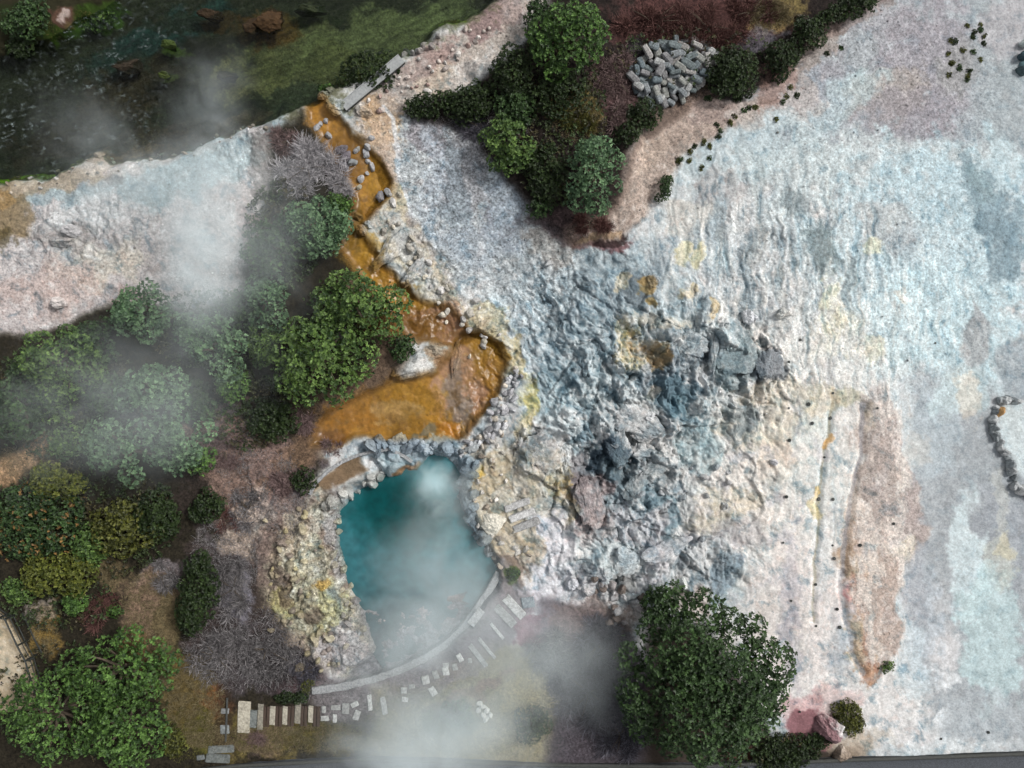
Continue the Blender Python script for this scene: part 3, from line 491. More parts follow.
fo = ridged((rx_+9*fbm(x/20,y/20,71,2))/15, (ry_+3*fbm(x/9,y/9,75,2))/5., 72, 3, .6)
br = sst(230, 90, x)*np.clip(.5+1.1*fbm(x/40, y/40, 73, 2), 0, 1)
fo = sst(.66, .98, fo)*br*.6*sst(.30,.8, .5+.7*fbm(x/7, y/7, 74, 2))
tag(mesh('river', V, F, M_RIV, np.repeat(fo.reshape(-1,1)[used], 3, 1), True), kind='structure')
M_POOL, nt, p = mat('hot_pool_water')
a = N(nt, 'ShaderNodeAttribute', attribute_name='col'); nt.links.new(a.outputs['Color'], p.inputs['Base Color']); p.inputs['Roughness'].default_value = .12; p.inputs['IOR'].default_value = 1.33
no = N(nt, 'ShaderNodeTexNoise', Scale=2.2, Detail=3.); b = N(nt, 'ShaderNodeBump', Strength=.35, Distance=.05); nt.links.new(no.outputs['Fac'], b.inputs['Height']); nt.links.new(b.outputs[0], p.inputs['Normal'])
x, y, V, F, used = water('pool', None, None, -.72, POOLW, 4)
n1 = fbm(x/26, y/26, 81, 4)
w = sst(0, 1, np.exp(-(((x-402)/48)**2+((y-512)/34)**2))*1.5 + n1*.5)[..., None]
pc = np.array((52,104,112))*(1-w)+np.array((2,66,68))*w; w3 = sst(550, 640, y+14*n1+.2*(x-420))[..., None]; pc = pc*(1-w3)+np.array((84,98,102))*w3; pc = pc*(1+.22*fbm(x/9, y/9, 83, 4)[..., None])
w2 = np.clip(np.exp(-(((x-432)/16)**2+((y-485)/14)**2))+.6*n1*np.exp(-(((x-432)/30)**2+((y-490)/26)**2)), 0, 1)[..., None]; pc = pc*(1-w2)+np.array((150,190,196))*w2
tag(mesh('pool_water', V, F, M_POOL, lin_(pc).reshape(-1,3)[used], True), kind='structure')

# ------------------------------------------------------------------ tubes, boxes, rocks
def tube(pts, rad, n=6):
    V, F = [], []
    for i, p in enumerate(pts):
        p = np.array(p, float); a = np.array(pts[max(i-1,0)], float); b = np.array(pts[min(i+1,len(pts)-1)], float)
        t = b-a; t /= np.linalg.norm(t)+1e-9
        u = np.cross(t, (0,0,1) if abs(t[2]) < .9 else (1,0,0)); u /= np.linalg.norm(u)+1e-9; v = np.cross(t, u)
        for k in range(n):
            V.append(p+rad[i]*(u*math.cos(6.2832*k/n)+v*math.sin(6.2832*k/n)))
    for i in range(len(pts)-1):
        for k in range(n):
            F.append((i*n+k, i*n+(k+1) % n, (i+1)*n+(k+1) % n, (i+1)*n+k))
    F.append(tuple(range(n))[::-1]); F.append(tuple((len(pts)-1)*n+k for k in range(n)))
    return V, F
def join(parts):
    V, F = [], []
    for v, f in parts:
        o = len(V); V += list(v); F += [tuple(i+o for i in q) for q in f]
    return V, F
def box(sx, sy, sz, cx=0, cy=0, cz=0, rz=0, bev=.12, jit=0., seed=0):
    """chamfered block"""
    bm = bmesh.new(); bmesh.ops.create_cube(bm, size=1)
    for v in bm.verts: v.co = (v.co.x*sx, v.co.y*sy, v.co.z*sz)
    bmesh.ops.bevel(bm, geom=bm.edges[:], offset=bev*min(sx,sy,sz), segments=1, affect='EDGES', profile=.5)
    r = random.Random(seed); c, s = math.cos(rz), math.sin(rz); V = []
    for v in bm.verts:
        x, y, z = v.co.x+r.uniform(-jit,jit)*sx, v.co.y+r.uniform(-jit,jit)*sy, v.co.z+r.uniform(-jit,jit)*sz
        V.append((cx+x*c-y*s, cy+x*s+y*c, cz+z))
    bm.verts.index_update(); F = [tuple(v.index for v in f.verts) for f in bm.faces]; bm.free()
    return V, F
_ico = {}
def ico(n):
    if n not in _ico:
        bm = bmesh.new(); bmesh.ops.create_icosphere(bm, subdivisions=n, radius=1); bm.verts.index_update()
        _ico[n] = (np.array([v.co[:] for v in bm.verts]), np.array([[v.index for v in f.verts] for f in bm.faces])); bm.free()
    return _ico[n]
def rock_geo(seed, dims, n=3, planes=11, rough=.10):
    D, F = ico(n); r = np.random.RandomState(seed)
    pn = r.randn(planes, 3); pn /= np.linalg.norm(pn, axis=1)[:, None]; h = r.uniform(.62, .98, planes)
    dn = D@pn.T; rad = np.where(dn > .05, h/np.maximum(dn, .05), 9).min(1); rad = np.minimum(rad, 1.15)
    rad *= 1+rough*fbm(D[:,0]*1.7+seed, D[:,1]*1.7+D[:,2]*1.3, 90+seed % 50, 3)*1.6
    return D*rad[:, None]*np.array(dims), F
PALE, GREY, SLATE, BROWN, CREAM = (186,186,188), (140,145,150), (100,116,128), (150,134,118), (196,184,158)
def rock_obj(name, px, py, rx, ry, hgt, col, label, cat='rock', group=None, rz=0, seed=0, n=3, sink=.3, z=None, smooth=False, blend=0.):
    V, F = rock_geo(seed, (rx*S, ry*S, hgt), n)
    if blend:
        q = V/np.array((rx*S, ry*S, hgt)); f = 1.6*max(rx, ry)/12
        V = V*(1+.30*(ridged(q[:,0]*1.1+seed, q[:,1]*1.1+q[:,2]*.6, 77, 4, .6)-.6)+.05*(fbm(q[:,0]*5*f, q[:,1]*5*f+q[:,2]*3, 78, 3)))[:, None]
        ca, sa = math.cos(R(rz)), math.sin(R(rz)); vx, vy = V[:,0]*ca-V[:,1]*sa, V[:,0]*sa+V[:,1]*ca
        g = C[np.clip(np.searchsorted(gy, py-vy/S), 0, NY-1), np.clip(np.searchsorted(gx, px+vx/S), 0, NX-1)]
        col = np.array(col)*(1-blend)+g*blend
    k = 1+.10*fbm(V[:,0]*4+seed, V[:,1]*4, 33, 2)
    o = mesh(name, V, F, M_ROCK, (lin_(col) if np.ndim(col) > 1 else lin_(col)[None])*k[:, None], smooth)
    X, Y, zz = wp(px, py, z); o.location = (X, Y, zz+hgt*(1-2*sink)*.6); o.rotation_euler[2] = R(rz)
    return tag(o, label, cat, group)

# ------------------------------------------------------------------ foliage
def leaves(cent, nrm, L, wd, cols, rg, per=1, spread=.9, lift=.25):
    """rosettes of folded leaves: cent/nrm (n,3)"""
    n = len(cent); cent = np.repeat(cent, per, 0); nrm = np.repeat(nrm, per, 0); cols = np.repeat(cols, per, 0)
    t = rg.randn(n*per, 3); t -= nrm*(t*nrm).sum(1)[:, None]; t /= np.linalg.norm(t, axis=1)[:, None]+1e-9
    d = t*spread+nrm*(lift+.35*rg.rand(n*per, 1)); d /= np.linalg.norm(d, axis=1)[:, None]
    b = np.cross(nrm, t); ll = (L*(.7+.6*rg.rand(n*per, 1)))
    mid = cent+d*ll*.5
    V = np.stack([cent, mid+b*ll*wd+nrm*ll*.08, cent+d*ll-nrm*ll*.08, mid-b*ll*wd+nrm*ll*.08], 1).reshape(-1, 3)
    F = np.arange(n*per*4).reshape(-1, 4)
    cols = cols*(.75+.5*rg.rand(n*per, 1))
    return V, F, np.repeat(cols, 4, 0)
PAL = dict(bright=((.016,.042,.009),(.13,.245,.055)), mid=((.022,.052,.014),(.16,.26,.065)), dark=((.011,.026,.008),(.068,.128,.040)), olive=((.03,.036,.010),(.14,.15,.03)),
           grey=((.03,.07,.032),(.18,.30,.15)), deep=((.010,.020,.006),(.038,.065,.017)), yellow=((.04,.055,.010),(.18,.20,.035)), lawn=((.04,.06,.012),(.12,.12,.03)))
def foliage(lobes, L, pal, seed, dens=1., per=6, wd=.3, flower=None):
    rg = np.random.RandomState(seed); c0, c1 = np.array(PAL[pal][0]), np.array(PAL[pal][1])
    Vs, Fs, Cs, o = [], [], [], 0
    for (cx, cy, cz, rx, ry, rz) in lobes:
        area = 4.2*(rx*ry+rx*rz+ry*rz)/3*2
        n = max(8, int(dens*area/(L*1.25)**2))
        d = rg.randn(n*2, 3); d /= np.linalg.norm(d, axis=1)[:, None]; d = d[d[:, 2] > -.35][:n]; n = len(d)
        bumps = 1+.16*fbm(d[:,0]*2.3+seed*.7+cx, d[:,1]*2.3+d[:,2]*2+cy, 55, 2)*1.8
        depth = (1.02-np.abs(rg.randn(n))*.10)*bumps; far = rg.rand(n) < .10; depth = np.where(far, depth*rg.uniform(1.0, 1.28, n), depth)
        deep_ = rg.rand(n) < .12; depth = np.where(deep_, depth*rg.uniform(.4, .8, n), depth)
        p = np.array((cx, cy, cz))+d*np.array((rx, ry, rz))*depth[:, None]
        nr = d/np.array((rx, ry, rz)); nr /= np.linalg.norm(nr, axis=1)[:, None]; nr = nr*.8+np.array((0,0,.5))+rg.randn(n, 3)*.25; nr /= np.linalg.norm(nr, axis=1)[:, None]
        lj = .8+.4*rg.rand(); mixv = np.clip(rg.beta(.9, 1.1, n)*lj*(.75+.5*fbm(p[:,0]*1.1+9, p[:,1]*1.1, 56, 2)+.2), 0, 1.15)[:, None]
        col = c0*(1-mixv)+c1*mixv
        if flower is not None:
            fl = rg.rand(n) < flower[1]; col[fl] = np.array(flower[0])*(.6+.6*rg.rand(fl.sum(), 1))
        V, F, cc = leaves(p, nr, L, wd, col, rg, per)
        Vs.append(V); Fs.append(F+o); Cs.append(cc); o += len(V)
    return np.concatenate(Vs), np.concatenate(Fs), np.concatenate(Cs)
def auto_lobes(rx, ry, h, rl, rg, ang=0, base=.25, sep=1.0):
    pts = []; tries = 0
    while tries < 900 and len(pts) < 60:
        tries += 1
        a, r = rg.rand()*6.2832, math.sqrt(rg.rand())
        x, y = math.cos(a)*r*max(rx-rl*.75, .1), math.sin(a)*r*max(ry-rl*.75, .1)
        if all((x-q[0])**2+(y-q[1])**2 > (rl*sep)**2 for q in pts): pts.append((x, y, r))
    out = []; ca, sa = math.cos(ang), math.sin(ang)
    for x, y, r in pts:
        k = rl*(.62+.62*rg.rand()); z = max(h-k*.85-(r**2)*h*(.42)+rg.uniform(-.16, .06)*h, h*base*.6)
        out.append((x*ca-y*sa, x*sa+y*ca, z, k, k*(.85+.3*rg.rand()), k*.85))
    return out
pseed = [100]
def plant(name, cat, label, px, py, rx, ry, h, pal, a=0, L=.17, rl=None, dens=1., per=6, extra=(), flower=None, group=None, tree=False, wd=.3, sep=None):
    pseed[0] += 1; sd = pseed[0]; rg = np.random.RandomState(sd)
    rx, ry = rx*S*(H-h*.7)/H, ry*S*(H-h*.7)/H
    X, Y, z = wp(px, py, None, h*.7)
    root = empty(name, (X, Y, z-.03), label, cat, group)
    rl = rl or max(.2, min(rx, ry)*(.36 if tree else .40))
    lobes = auto_lobes(rx, ry, h, rl, rg, -R(a), .25, sep or (1.12 if tree else .95)) + [(ex*S, -ey*S, ez, er*S, er*S, er*S*.85) for ex, ey, ez, er in extra]
    V, F, c = foliage(lobes, L, pal, sd, dens, per, wd, flower)
    mesh('crown' if tree else 'foliage', V, F, M_LEAF, c, False, root)
    parts = []; r0 = (.035*h+.03) if tree else .03+.012*h
    top = (0, 0, h*.42)
    if tree:
        parts.append(tube([(0,0,-.1), (.06*rg.randn(), .06*rg.randn(), h*.2), top], [r0*1.25, r0, r0*.75], 8))
    for i, l in enumerate(lobes[:14] if tree else lobes[:6]):
        s0 = top if tree else (rg.uniform(-.1,.1), rg.uniform(-.1,.1), -.05)
        e = (l[0], l[1], l[2]+l[5]*.3); mdl = tuple(s0[k]*.45+e[k]*.55+rg.uniform(-.1,.1)*.5*(k < 2)-(.12*h if k == 2 else 0)*.3 for k in range(3))
        parts.append(tube([s0, mdl, e], [r0*.6, r0*.42, r0*.15], 5))
    Vt, Ft = join(parts); mesh('trunk' if tree else 'stem', Vt, Ft, M_BARK, None, True, root)
    return root
TW = dict(maroon=((.05,.025,.022),(.17,.085,.075)), lilac=((.045,.042,.044),(.30,.285,.29)), pale=((.20,.19,.20),(.55,.53,.55)), dusk=((.04,.038,.046),(.17,.165,.20)), straw=((.07,.055,.028),(.24,.20,.115)), mossy=((.04,.045,.012),(.15,.14,.04)), rose=((.09,.06,.06),(.28,.2,.19)))
def strands(n, rx, ry, h, pal, rg, L=.5, lean=.7, wdt=.022, clumps=10, gz=None, spreadc=.45):
    c0, c1 = np.array(TW[pal][0]), np.array(TW[pal][1])
    a = rg.rand(clumps)*6.2832; r = np.sqrt(rg.rand(clumps))
    cc = np.stack([np.cos(a)*r*rx*.85, np.sin(a)*r*ry*.85], 1); ch = h*(.5+.5*rg.rand(clumps))*(1-.35*r*r)
    k = rg.randint(0, clumps, n)
    d = rg.randn(n, 3); d[:, 2] = np.abs(d[:, 2])*.7; d /= np.linalg.norm(d, axis=1)[:, None]
    base = np.zeros((n, 3)); base[:, :2] = cc[k]+rg.randn(n, 2)*np.array((rx, ry))*.10
    rad = spreadc*min(rx, ry)+.0
    start = base+d*np.stack([np.full(n, rad), np.full(n, rad), ch[k]], 1)*(rg.rand(n, 1)*.6)
    end = start+d*np.array((lean, lean, .6))*L*(.5+rg.rand(n, 1))
    end[:, 2] = np.minimum(end[:, 2], h*1.15)
    t = end-start; sd = np.cross(t, rg.randn(n, 3)); sd /= np.linalg.norm(sd, axis=1)[:, None]+1e-9
    midp = (start+end)/2+rg.randn(n, 3)*L*.06; w = wdt*(.6+.8*rg.rand(n, 1))
    V = np.stack([start-sd*w*.5, start+sd*w*.5, midp+sd*w*.4, midp-sd*w*.4, end+sd*w*.14, end-sd*w*.14], 1).reshape(-1, 3)
    o = np.arange(n)*6; F = np.concatenate([np.stack([o, o+1, o+2, o+3], 1), np.stack([o+3, o+2, o+4, o+5], 1)])
    m = np.clip(rg.beta(1.3, 1.6, n)*(.7+.6*rg.rand(clumps)[k]), 0, 1)[:, None]
    return V, F, np.repeat(c0*(1-m)+c1*m, 6, 0)
def twiggy(label, px, py, rx, ry, h, pal, n=None, L=.5, group=None, name='dry_shrub', cat='dry shrub', wdt=.03, clumps=None, lean=.7):
    pseed[0] += 1; rg = np.random.RandomState(pseed[0])
    X, Y, z = wp(px, py, None, h*.5)
    root = empty(name, (X, Y, z), label, cat, group)
    n = n or int(rx*ry*(3.4 if pal == 'lilac' else 5.5))+260; clumps = clumps or max(5, int(rx*ry/55))
    V, F, c = strands(n, rx*S, ry*S, h, pal, rg, L, lean, wdt, clumps)
    mesh('twigs', V, F, M_TWIG, c, False, root)
    parts = []
    for i in range(5):
        e = (rg.uniform(-.6,.6)*rx*S, rg.uniform(-.6,.6)*ry*S, h*.6); parts.append(tube([(0,0,-.06), (e[0]*.4, e[1]*.4, h*.35), e], [.03, .022, .008], 5))
    Vt, Ft = join(parts); mesh('stem', Vt, Ft, M_BARK, None, True, root)
    return root
# ------------------------------------------------------------------ trees
T = dict(cat='tree', tree=True)
plant('broadleaf_tree', label='largest tree, a broad dark green crown at the bottom edge of the pale slope', px=706, py=694, rx=96, ry=94, h=6.2, pal='dark', L=.19, rl=1.15, sep=.95, dens=1.3, per=5, **T)
plant('broadleaf_tree', label='dense green tree on the left foreground, spreading beside the tan platform and its railing', px=112, py=676, rx=66, ry=38, h=4.2, pal='bright', L=.145, sep=1.28, dens=.9, rl=.72, group='rosette leaved trees in the lower left corner', **T)
plant('broadleaf_tree', label='dense green tree in the lower left corner, just below the tan platform', px=44, py=722, rx=60, ry=48, h=4.6, pal='bright', L=.145, sep=1.28, dens=.9, rl=.72, group='rosette leaved trees in the lower left corner', **T)
plant('broadleaf_tree', label='dense green tree at the bottom edge, left of the two grey stone slabs', px=118, py=736, rx=46, ry=46, h=4.0, pal='bright', L=.145, sep=1.28, dens=.9, rl=.72, group='rosette leaved trees in the lower left corner', **T)
plant('broadleaf_tree', label='sunlit green tree leaning over the upper orange stream, right one of a touching pair', px=352, py=304, rx=48, ry=36, h=4.4, pal='mid', L=.16, rl=.85, **T)
plant('broadleaf_tree', label='mottled green tree above the lower orange pool, left and lower one of a touching pair', px=312, py=358, rx=52, ry=50, h=4.8, pal='mid', L=.16, rl=.95, **T)
plant('broadleaf_tree', label='grey green tree in thin steam above the bare tan patch, lobed crown', px=118, py=452, rx=50, ry=38, h=4.8, pal='grey', L=.16, rl=.95, **T)
plant('broadleaf_tree', label='steam veiled green tree between the lobed grey green tree and the bare pink soil', px=172, py=442, rx=34, ry=34, h=4.2, pal='grey', L=.16, rl=.8, **T)
plant('broadleaf_tree', label='misty round tree standing at the edge of the pale pink flats', px=137, py=310, rx=36, ry=32, h=4.4, pal='grey', L=.15, rl=.75, **T)
plant('broadleaf_tree', label='dark green tree half hidden by steam near the left edge under the pale flats', px=52, py=362, rx=44, ry=42, h=4.4, pal='mid', L=.16, rl=.85, **T)
plant('broadleaf_tree', label='steam veiled tree just left of the mottled green tree pair', px=212, py=345, rx=38, ry=34, h=4.3, pal='grey', L=.16, rl=.8, **T)
plant('broadleaf_tree', label='hazy tree in the middle of the steam, above the lobed grey green tree', px=142, py=388, rx=38, ry=28, h=4.4, pal='grey', L=.16, rl=.8, **T)
plant('broadleaf_tree', label='shadowy green tree cut by the left edge, above the bare tan patch', px=12, py=405, rx=34, ry=42, h=4.0, pal='dark', L=.17, rl=.8, **T)
plant('broadleaf_tree', label='bright green round tree at the top edge beside the maroon dry shrubs', px=570, py=36, rx=44, ry=44, h=4.6, pal='bright', L=.16, rl=.85, **T)
plant('broadleaf_tree', label='grey green tree in the dark scrub right beside the curving tan path', px=594, py=172, rx=34, ry=42, h=3.8, pal='grey', L=.15, rl=.7, **T)
plant('broadleaf_tree', label='pale green tree beside the orange stream, just under the grey hair shrub', px=312, py=222, rx=34, ry=30, h=3.2, pal='grey', L=.15, rl=.65, **T)
plant('broadleaf_tree', label='small steamy tree between the dim steamy tree and the mottled tree', px=262, py=300, rx=28, ry=28, h=3.2, pal='grey', L=.15, rl=.65, **T)
plant('broadleaf_tree', label='dim steamy tree below the pale bare shrub, left of the orange stream', px=272, py=248, rx=36, ry=36, h=3.6, pal='dark', L=.16, rl=.75, **T)
# ------------------------------------------------------------------ leafy shrubs
B = dict(cat='shrub')
for lab, px, py, rx, ry, a, h, pal, L in (
 ('small bright round shrub at the lower side of the steam, beside the mottled tree', 231,386,20,20,0,2.0,'bright',.13),
 ('small round dark shrub between the touching tree pair and the pale rock ledge', 402,349,14,15,0,1.4,'dark',.12),
 ('grey green shrub right of the dim steamy tree, beside the orange stream', 318,232,30,34,0,2.0,'grey',.13),
 ('yellow green sprouting shrub tucked under the pale bare shrub', 336,204,16,12,0,1.2,'bright',.12),
 ('bright green shrub at the lower right foot of the steam veiled tree', 196,463,17,17,0,2.0,'bright',.13),
 ('green round shrub on the dark scrub edge above the grey gravel slope', 506,139,27,30,0,2.4,'mid',.14),
 ('long dark green shrub standing alone among lilac twigs', 193,598,20,44,10,1.8,'deep',.13),
 ('dark olive shrub right of the heap of grey stones', 735,68,28,29,0,1.8,'deep',.13),
 ('dark green shrub on the lower left corner of the stone heap', 645,112,19,17,0,1.4,'deep',.12),
 ('low dark shrub between the grey green tree and the tan path', 628,135,15,14,0,1.0,'deep',.12),
 ('dark shrub strip beside the pale round stone, nearest the stone heap side', 787,54,18,20,0,1.5,'deep',.12),
 ('dark shrub just below the pale round stone, along the pale slope', 812,30,22,17,-30,1.5,'deep',.12),
 ('dark shrub at the top edge where the pale slope begins', 852,6,32,12,-20,1.4,'deep',.12),
 ('dark riverside shrub above the grey footbridge', 364,64,36,24,-8,2.0,'deep',.13),
 ('small bright green tuft of leaves at the river edge left of the footbridge', 322,82,9,6,0,.7,'bright',.12),
 ('dark low shrub where the upper path meets the grey gravel slope', 430,102,28,13,-12,1.2,'deep',.12),
 ('dark shrub along the upper path, right of the low one', 472,97,28,20,-20,1.6,'deep',.13),
 ('dark shadowed shrub left under the bright round tree', 512,72,22,28,0,2.0,'deep',.13),
 ('deep green shrub at the top edge left of the bright round tree', 540,20,16,26,0,2.2,'dark',.13),
 ('nearly black shrub below the bright round tree', 556,92,30,26,0,1.8,'deep',.13),
 ('nearly black shrub between the two round grey green crowns in the scrub', 545,172,22,32,0,1.5,'deep',.13),
 ('small green shrub at the lower end of the dark scrub', 540,208,14,12,0,1.0,'dark',.12),
 ('narrow green shrub growing at the edge of the tan path', 666,187,8,16,15,1.0,'dark',.11),
 ('dark rounded shrub on the misty lawn by the mauve twigs', 531,727,20,20,0,1.3,'deep',.12),
 ('faint green shrub on the lawn seen through steam', 456,716,18,13,0,.9,'dark',.12),
 ('yellow green shrub below the lobed grey green tree', 52,482,28,20,10,2.0,'yellow',.14),
 ('olive shrub right of the orange flowered shrub', 118,528,36,32,20,2.0,'olive',.14),
 ('olive yellow shrub under the orange flowered shrub, above the platform', 52,578,42,24,5,1.8,'yellow',.13),
 ('bright green small shrub above the left foreground trees', 72,604,15,13,0,1.2,'bright',.12),
 ('dull dark shrub right below the lobed grey green tree', 152,516,24,30,10,1.5,'deep',.13),
 ('dark small shrub in the mauve twigs beside the bare pink soil', 204,506,16,20,30,1.3,'deep',.12),
 ('dark shrub at the shaded foot of the mottled tree, above the lilac twigs', 268,420,24,24,0,1.6,'deep',.13),
 ('shadowy low shrub between the steam veiled trees', 100,395,26,22,0,2.0,'dark',.14),
 ('shadowy shrub between the misty round tree and the dark left tree', 92,340,22,22,0,2.2,'dark',.14),
 ('dark shrub in the gap right of the hazy steam tree', 184,395,18,20,0,1.6,'deep',.13),
 ('olive shrub hugging the grey boulder at the bottom', 852,720,14,20,-30,.9,'olive',.10),
 ('small dark shrub left of the grey boulder at the bottom', 822,742,14,9,0,.7,'deep',.10),
 ('low dark shrub mass at the bottom edge right under the largest tree', 790,756,40,16,-10,1.0,'deep',.12),
 ('small green plant at the lower tip of the brown mound', 887,666,8,7,-30,.4,'mid',.09),
 ('dark green far bank shrub in the upper left corner', 22,16,30,18,-15,1.4,'dark',.13),
 ('dark far bank shrub at the left edge beside the river', 10,38,18,11,-10,1.0,'deep',.12),
 ('low mossy far bank shrub overhanging the river', 88,10,20,7,-25,.7,'mid',.11),
 ('round dense shrub touching the top of the largest tree', 664,610,20,20,0,3.0,'dark',.13),
 ('olive low shrub by the tan steps soil at the pool corner', 512,576,7,6,0,.5,'dark',.10),
 ('low dark shrub beside the pale brown terrace rim', 302,480,14,16,30,.8,'deep',.11),
 ('small weedy shrub at the left end of the curved kerb', 306,688,7,8,0,.6,'olive',.10),
 ('weedy dark shrub above the pale gravel treads', 290,699,18,6,0,.5,'deep',.10),
 ('leafy weed patch left of the grey stone slabs', 172,742,14,18,0,.6,'olive',.11),
 ('lone small green bush on the lower left scrub', 112,612,9,7,0,.6,'bright',.10),
 ('dark leafy shrub between the dark left tree and the shadowy left edge tree', 36,408,28,22,0,1.8,'mid',.14),
 ('green shrub above the yellow green shrub, at the lower rim of the steam', 66,444,22,18,0,1.4,'mid',.13),
 ('steamy shrub right under the dense steam column', 186,330,20,20,0,1.8,'grey',.13),
 ('steamy dark shrub between the column of steam and the small steamy tree', 236,308,20,22,0,1.8,'dark',.13),
 ('green shrub at the upper left foot of the mottled tree', 262,345,18,22,0,1.8,'mid',.13),
 ('dark shrub below the bright green round tree, above the grey green round crown', 516,105,22,22,0,1.4,'dark',.13),
 ('green shrub between the orange flowered shrub and the olive one', 84,548,20,22,0,1.5,'mid',.13),
 ('olive green shrub at the left edge, above the platform', 14,592,18,14,0,1.0,'mid',.12),
 ('mid green shrub in the thicket left of the small bright round shrub', 196,408,16,16,0,1.6,'dark',.13),
):
    plant('shrub', label=lab, px=px, py=py, rx=rx, ry=ry, a=a, h=h, pal=pal, L=L, **B)
plant('flowering_shrub', label='green shrub covered in small orange flowers at the left edge', px=26, py=522, rx=46, ry=42, h=2.2, pal='dark', L=.15, flower=((.26,.15,.05), .09), **B)
# ------------------------------------------------------------------ dry and bare shrubs
for lab, px, py, rx, ry, h, pal, L in (
 ('maroon dry shrub at the top, left half of the red brown thicket', 655,18,42,22,1.3,'maroon',.5),
 ('maroon dry shrub right above the heap of grey stones', 708,22,44,24,1.3,'maroon',.5),
 ('maroon dry shrub at the right end of the red brown thicket', 752,8,28,14,1.0,'maroon',.45),
 ('rose brown dry shrub left of the heap of grey stones', 618,80,22,30,1.1,'rose',.5),
 ('rose brown dry shrub below, touching the dark shrub at the stone heap corner', 612,116,14,16,.9,'rose',.45),
 ('mossy yellow dry shrub in the dark scrub above the grey green tree', 578,118,20,18,.9,'mossy',.4),
 ('straw coloured grass clump left of the pale round stone', 770,12,24,12,.6,'straw',.4),
 ('small maroon dry bush on the lower left scrub', 98,616,20,20,.9,'maroon',.4),
 ('pale bare shrub like grey hair beside the upper orange stream', 306,165,36,26,1.3,'pale',.75),
 ('small pale bare shrub touching the top of the grey hair shrub', 287,138,18,14,.9,'rose',.55),
 ('small pale bare shrub at the right end of the grey hair shrub', 342,182,16,12,.8,'pale',.5),
 ('lilac bare shrub with the palest twigs, right of the long dark shrub', 232,590,22,36,.9,'lilac',.5),
 ('broad dusky lilac shrub, biggest of the bare ones below the cream crust', 264,652,42,38,1.1,'lilac',.5),
 ('dusky lilac shrub left of the biggest bare one', 214,658,28,30,1.0,'lilac',.5),
 ('dim mauve shrub between the cream crust and the pale gravel treads', 305,672,20,18,.7,'dusk',.4),
 ('pinkish bare shrub on the bare soil under the mottled tree', 222,452,22,22,.7,'rose',.4),
 ('rosy bare shrub above the pale brown terrace', 288,476,18,20,.7,'rose',.4),
 ('rosy bare shrub at the left end of the lower orange pool', 302,424,12,16,.7,'rose',.45),
 ('mauve bare shrub right of the dark small shrub', 246,510,16,26,.7,'lilac',.45),
 ('lilac bare shrub left of the long dark shrub', 160,576,22,15,.6,'lilac',.45),
 ('reddish dry bush left of the cream crust', 226,524,12,14,.6,'maroon',.4),
 ('rosy bare bush on the rim just under the orange pool', 330,446,12,9,.5,'rose',.35),
 ('dusky blue bare shrub in the mist left of the largest tree', 590,694,36,42,1.3,'dusk',.7),
 ('dusky bare shrub above, below the rubble rocks', 598,648,28,26,1.1,'dusk',.6),
 ('dusky bare shrub at the bottom edge beside the largest tree', 622,738,24,26,1.1,'dusk',.6),
 ('mauve bare shrub in the steam right of the long pale treads', 552,655,24,24,.9,'lilac',.5),
 ('dark brown brushwood between the round grey green crowns', 590,224,24,12,.7,'maroon',.4),
 ('dusky brushwood at the top of the grey gravel slope', 482,128,30,16,.6,'dusk',.45),
 ('dead grey branches poking out of the mottled tree pair', 333,336,9,16,4.6,'lilac',.5),
 ('rosy dry tuft on the soil below the grey slabs steps', 262,740,16,9,.3,'rose',.35),
):
    twiggy(lab, px, py, rx, ry, h, pal, L=L)
rg0 = np.random.RandomState(77)
for i, (px, py, r) in enumerate(((974,31,3.2),(966,29,1.6),(979,25,2),(982,31,2),(957,42,3.5),(951,42,2),(967,47,3),(975,52,4),(975,40,2.4),(954,61,4),(950,55,2.2),(961,67,4),(971,70,4.5),(972,74,3.5),(980,58,1.6),(966,79,2),(985,43,1.6),(945,72,2.4),(983,37,1.4),
  (841,47,2.8),(826,54,2),(790,88,2.6),(785,96,3),(784,103,3.4),(797,95,2),(777,118,3),(688,152,4),(681,158,3),(695,146,3),(711,146,3),(705,140,2.4),(723,130,3),(717,124,3.6),(729,122,4),(736,118,3),(742,113,2.6),(748,110,2.6),(701,165,2),(676,162,2.4),(712,158,2),(720,138,2.2),(690,160,2.2),(756,106,2),(706,95,4.2),(738,98,6))):
    plant('plant_tuft', 'plant tuft', 'small dark plant tuft on the pale upper right slope' if px > 760 else 'small dark plant tuft along the edge of the tan path', px+rg0.randn()*1.5, py+rg0.randn()*1.5, r*rg0.uniform(.4,1.0), r*rg0.uniform(.4,.95), .06+.03*r, ('deep','olive','olive','dark')[i % 4], L=.075, rl=.1, dens=1.1, group='plant tufts on the upper right slope' if px > 760 else 'plant tufts along the tan path')
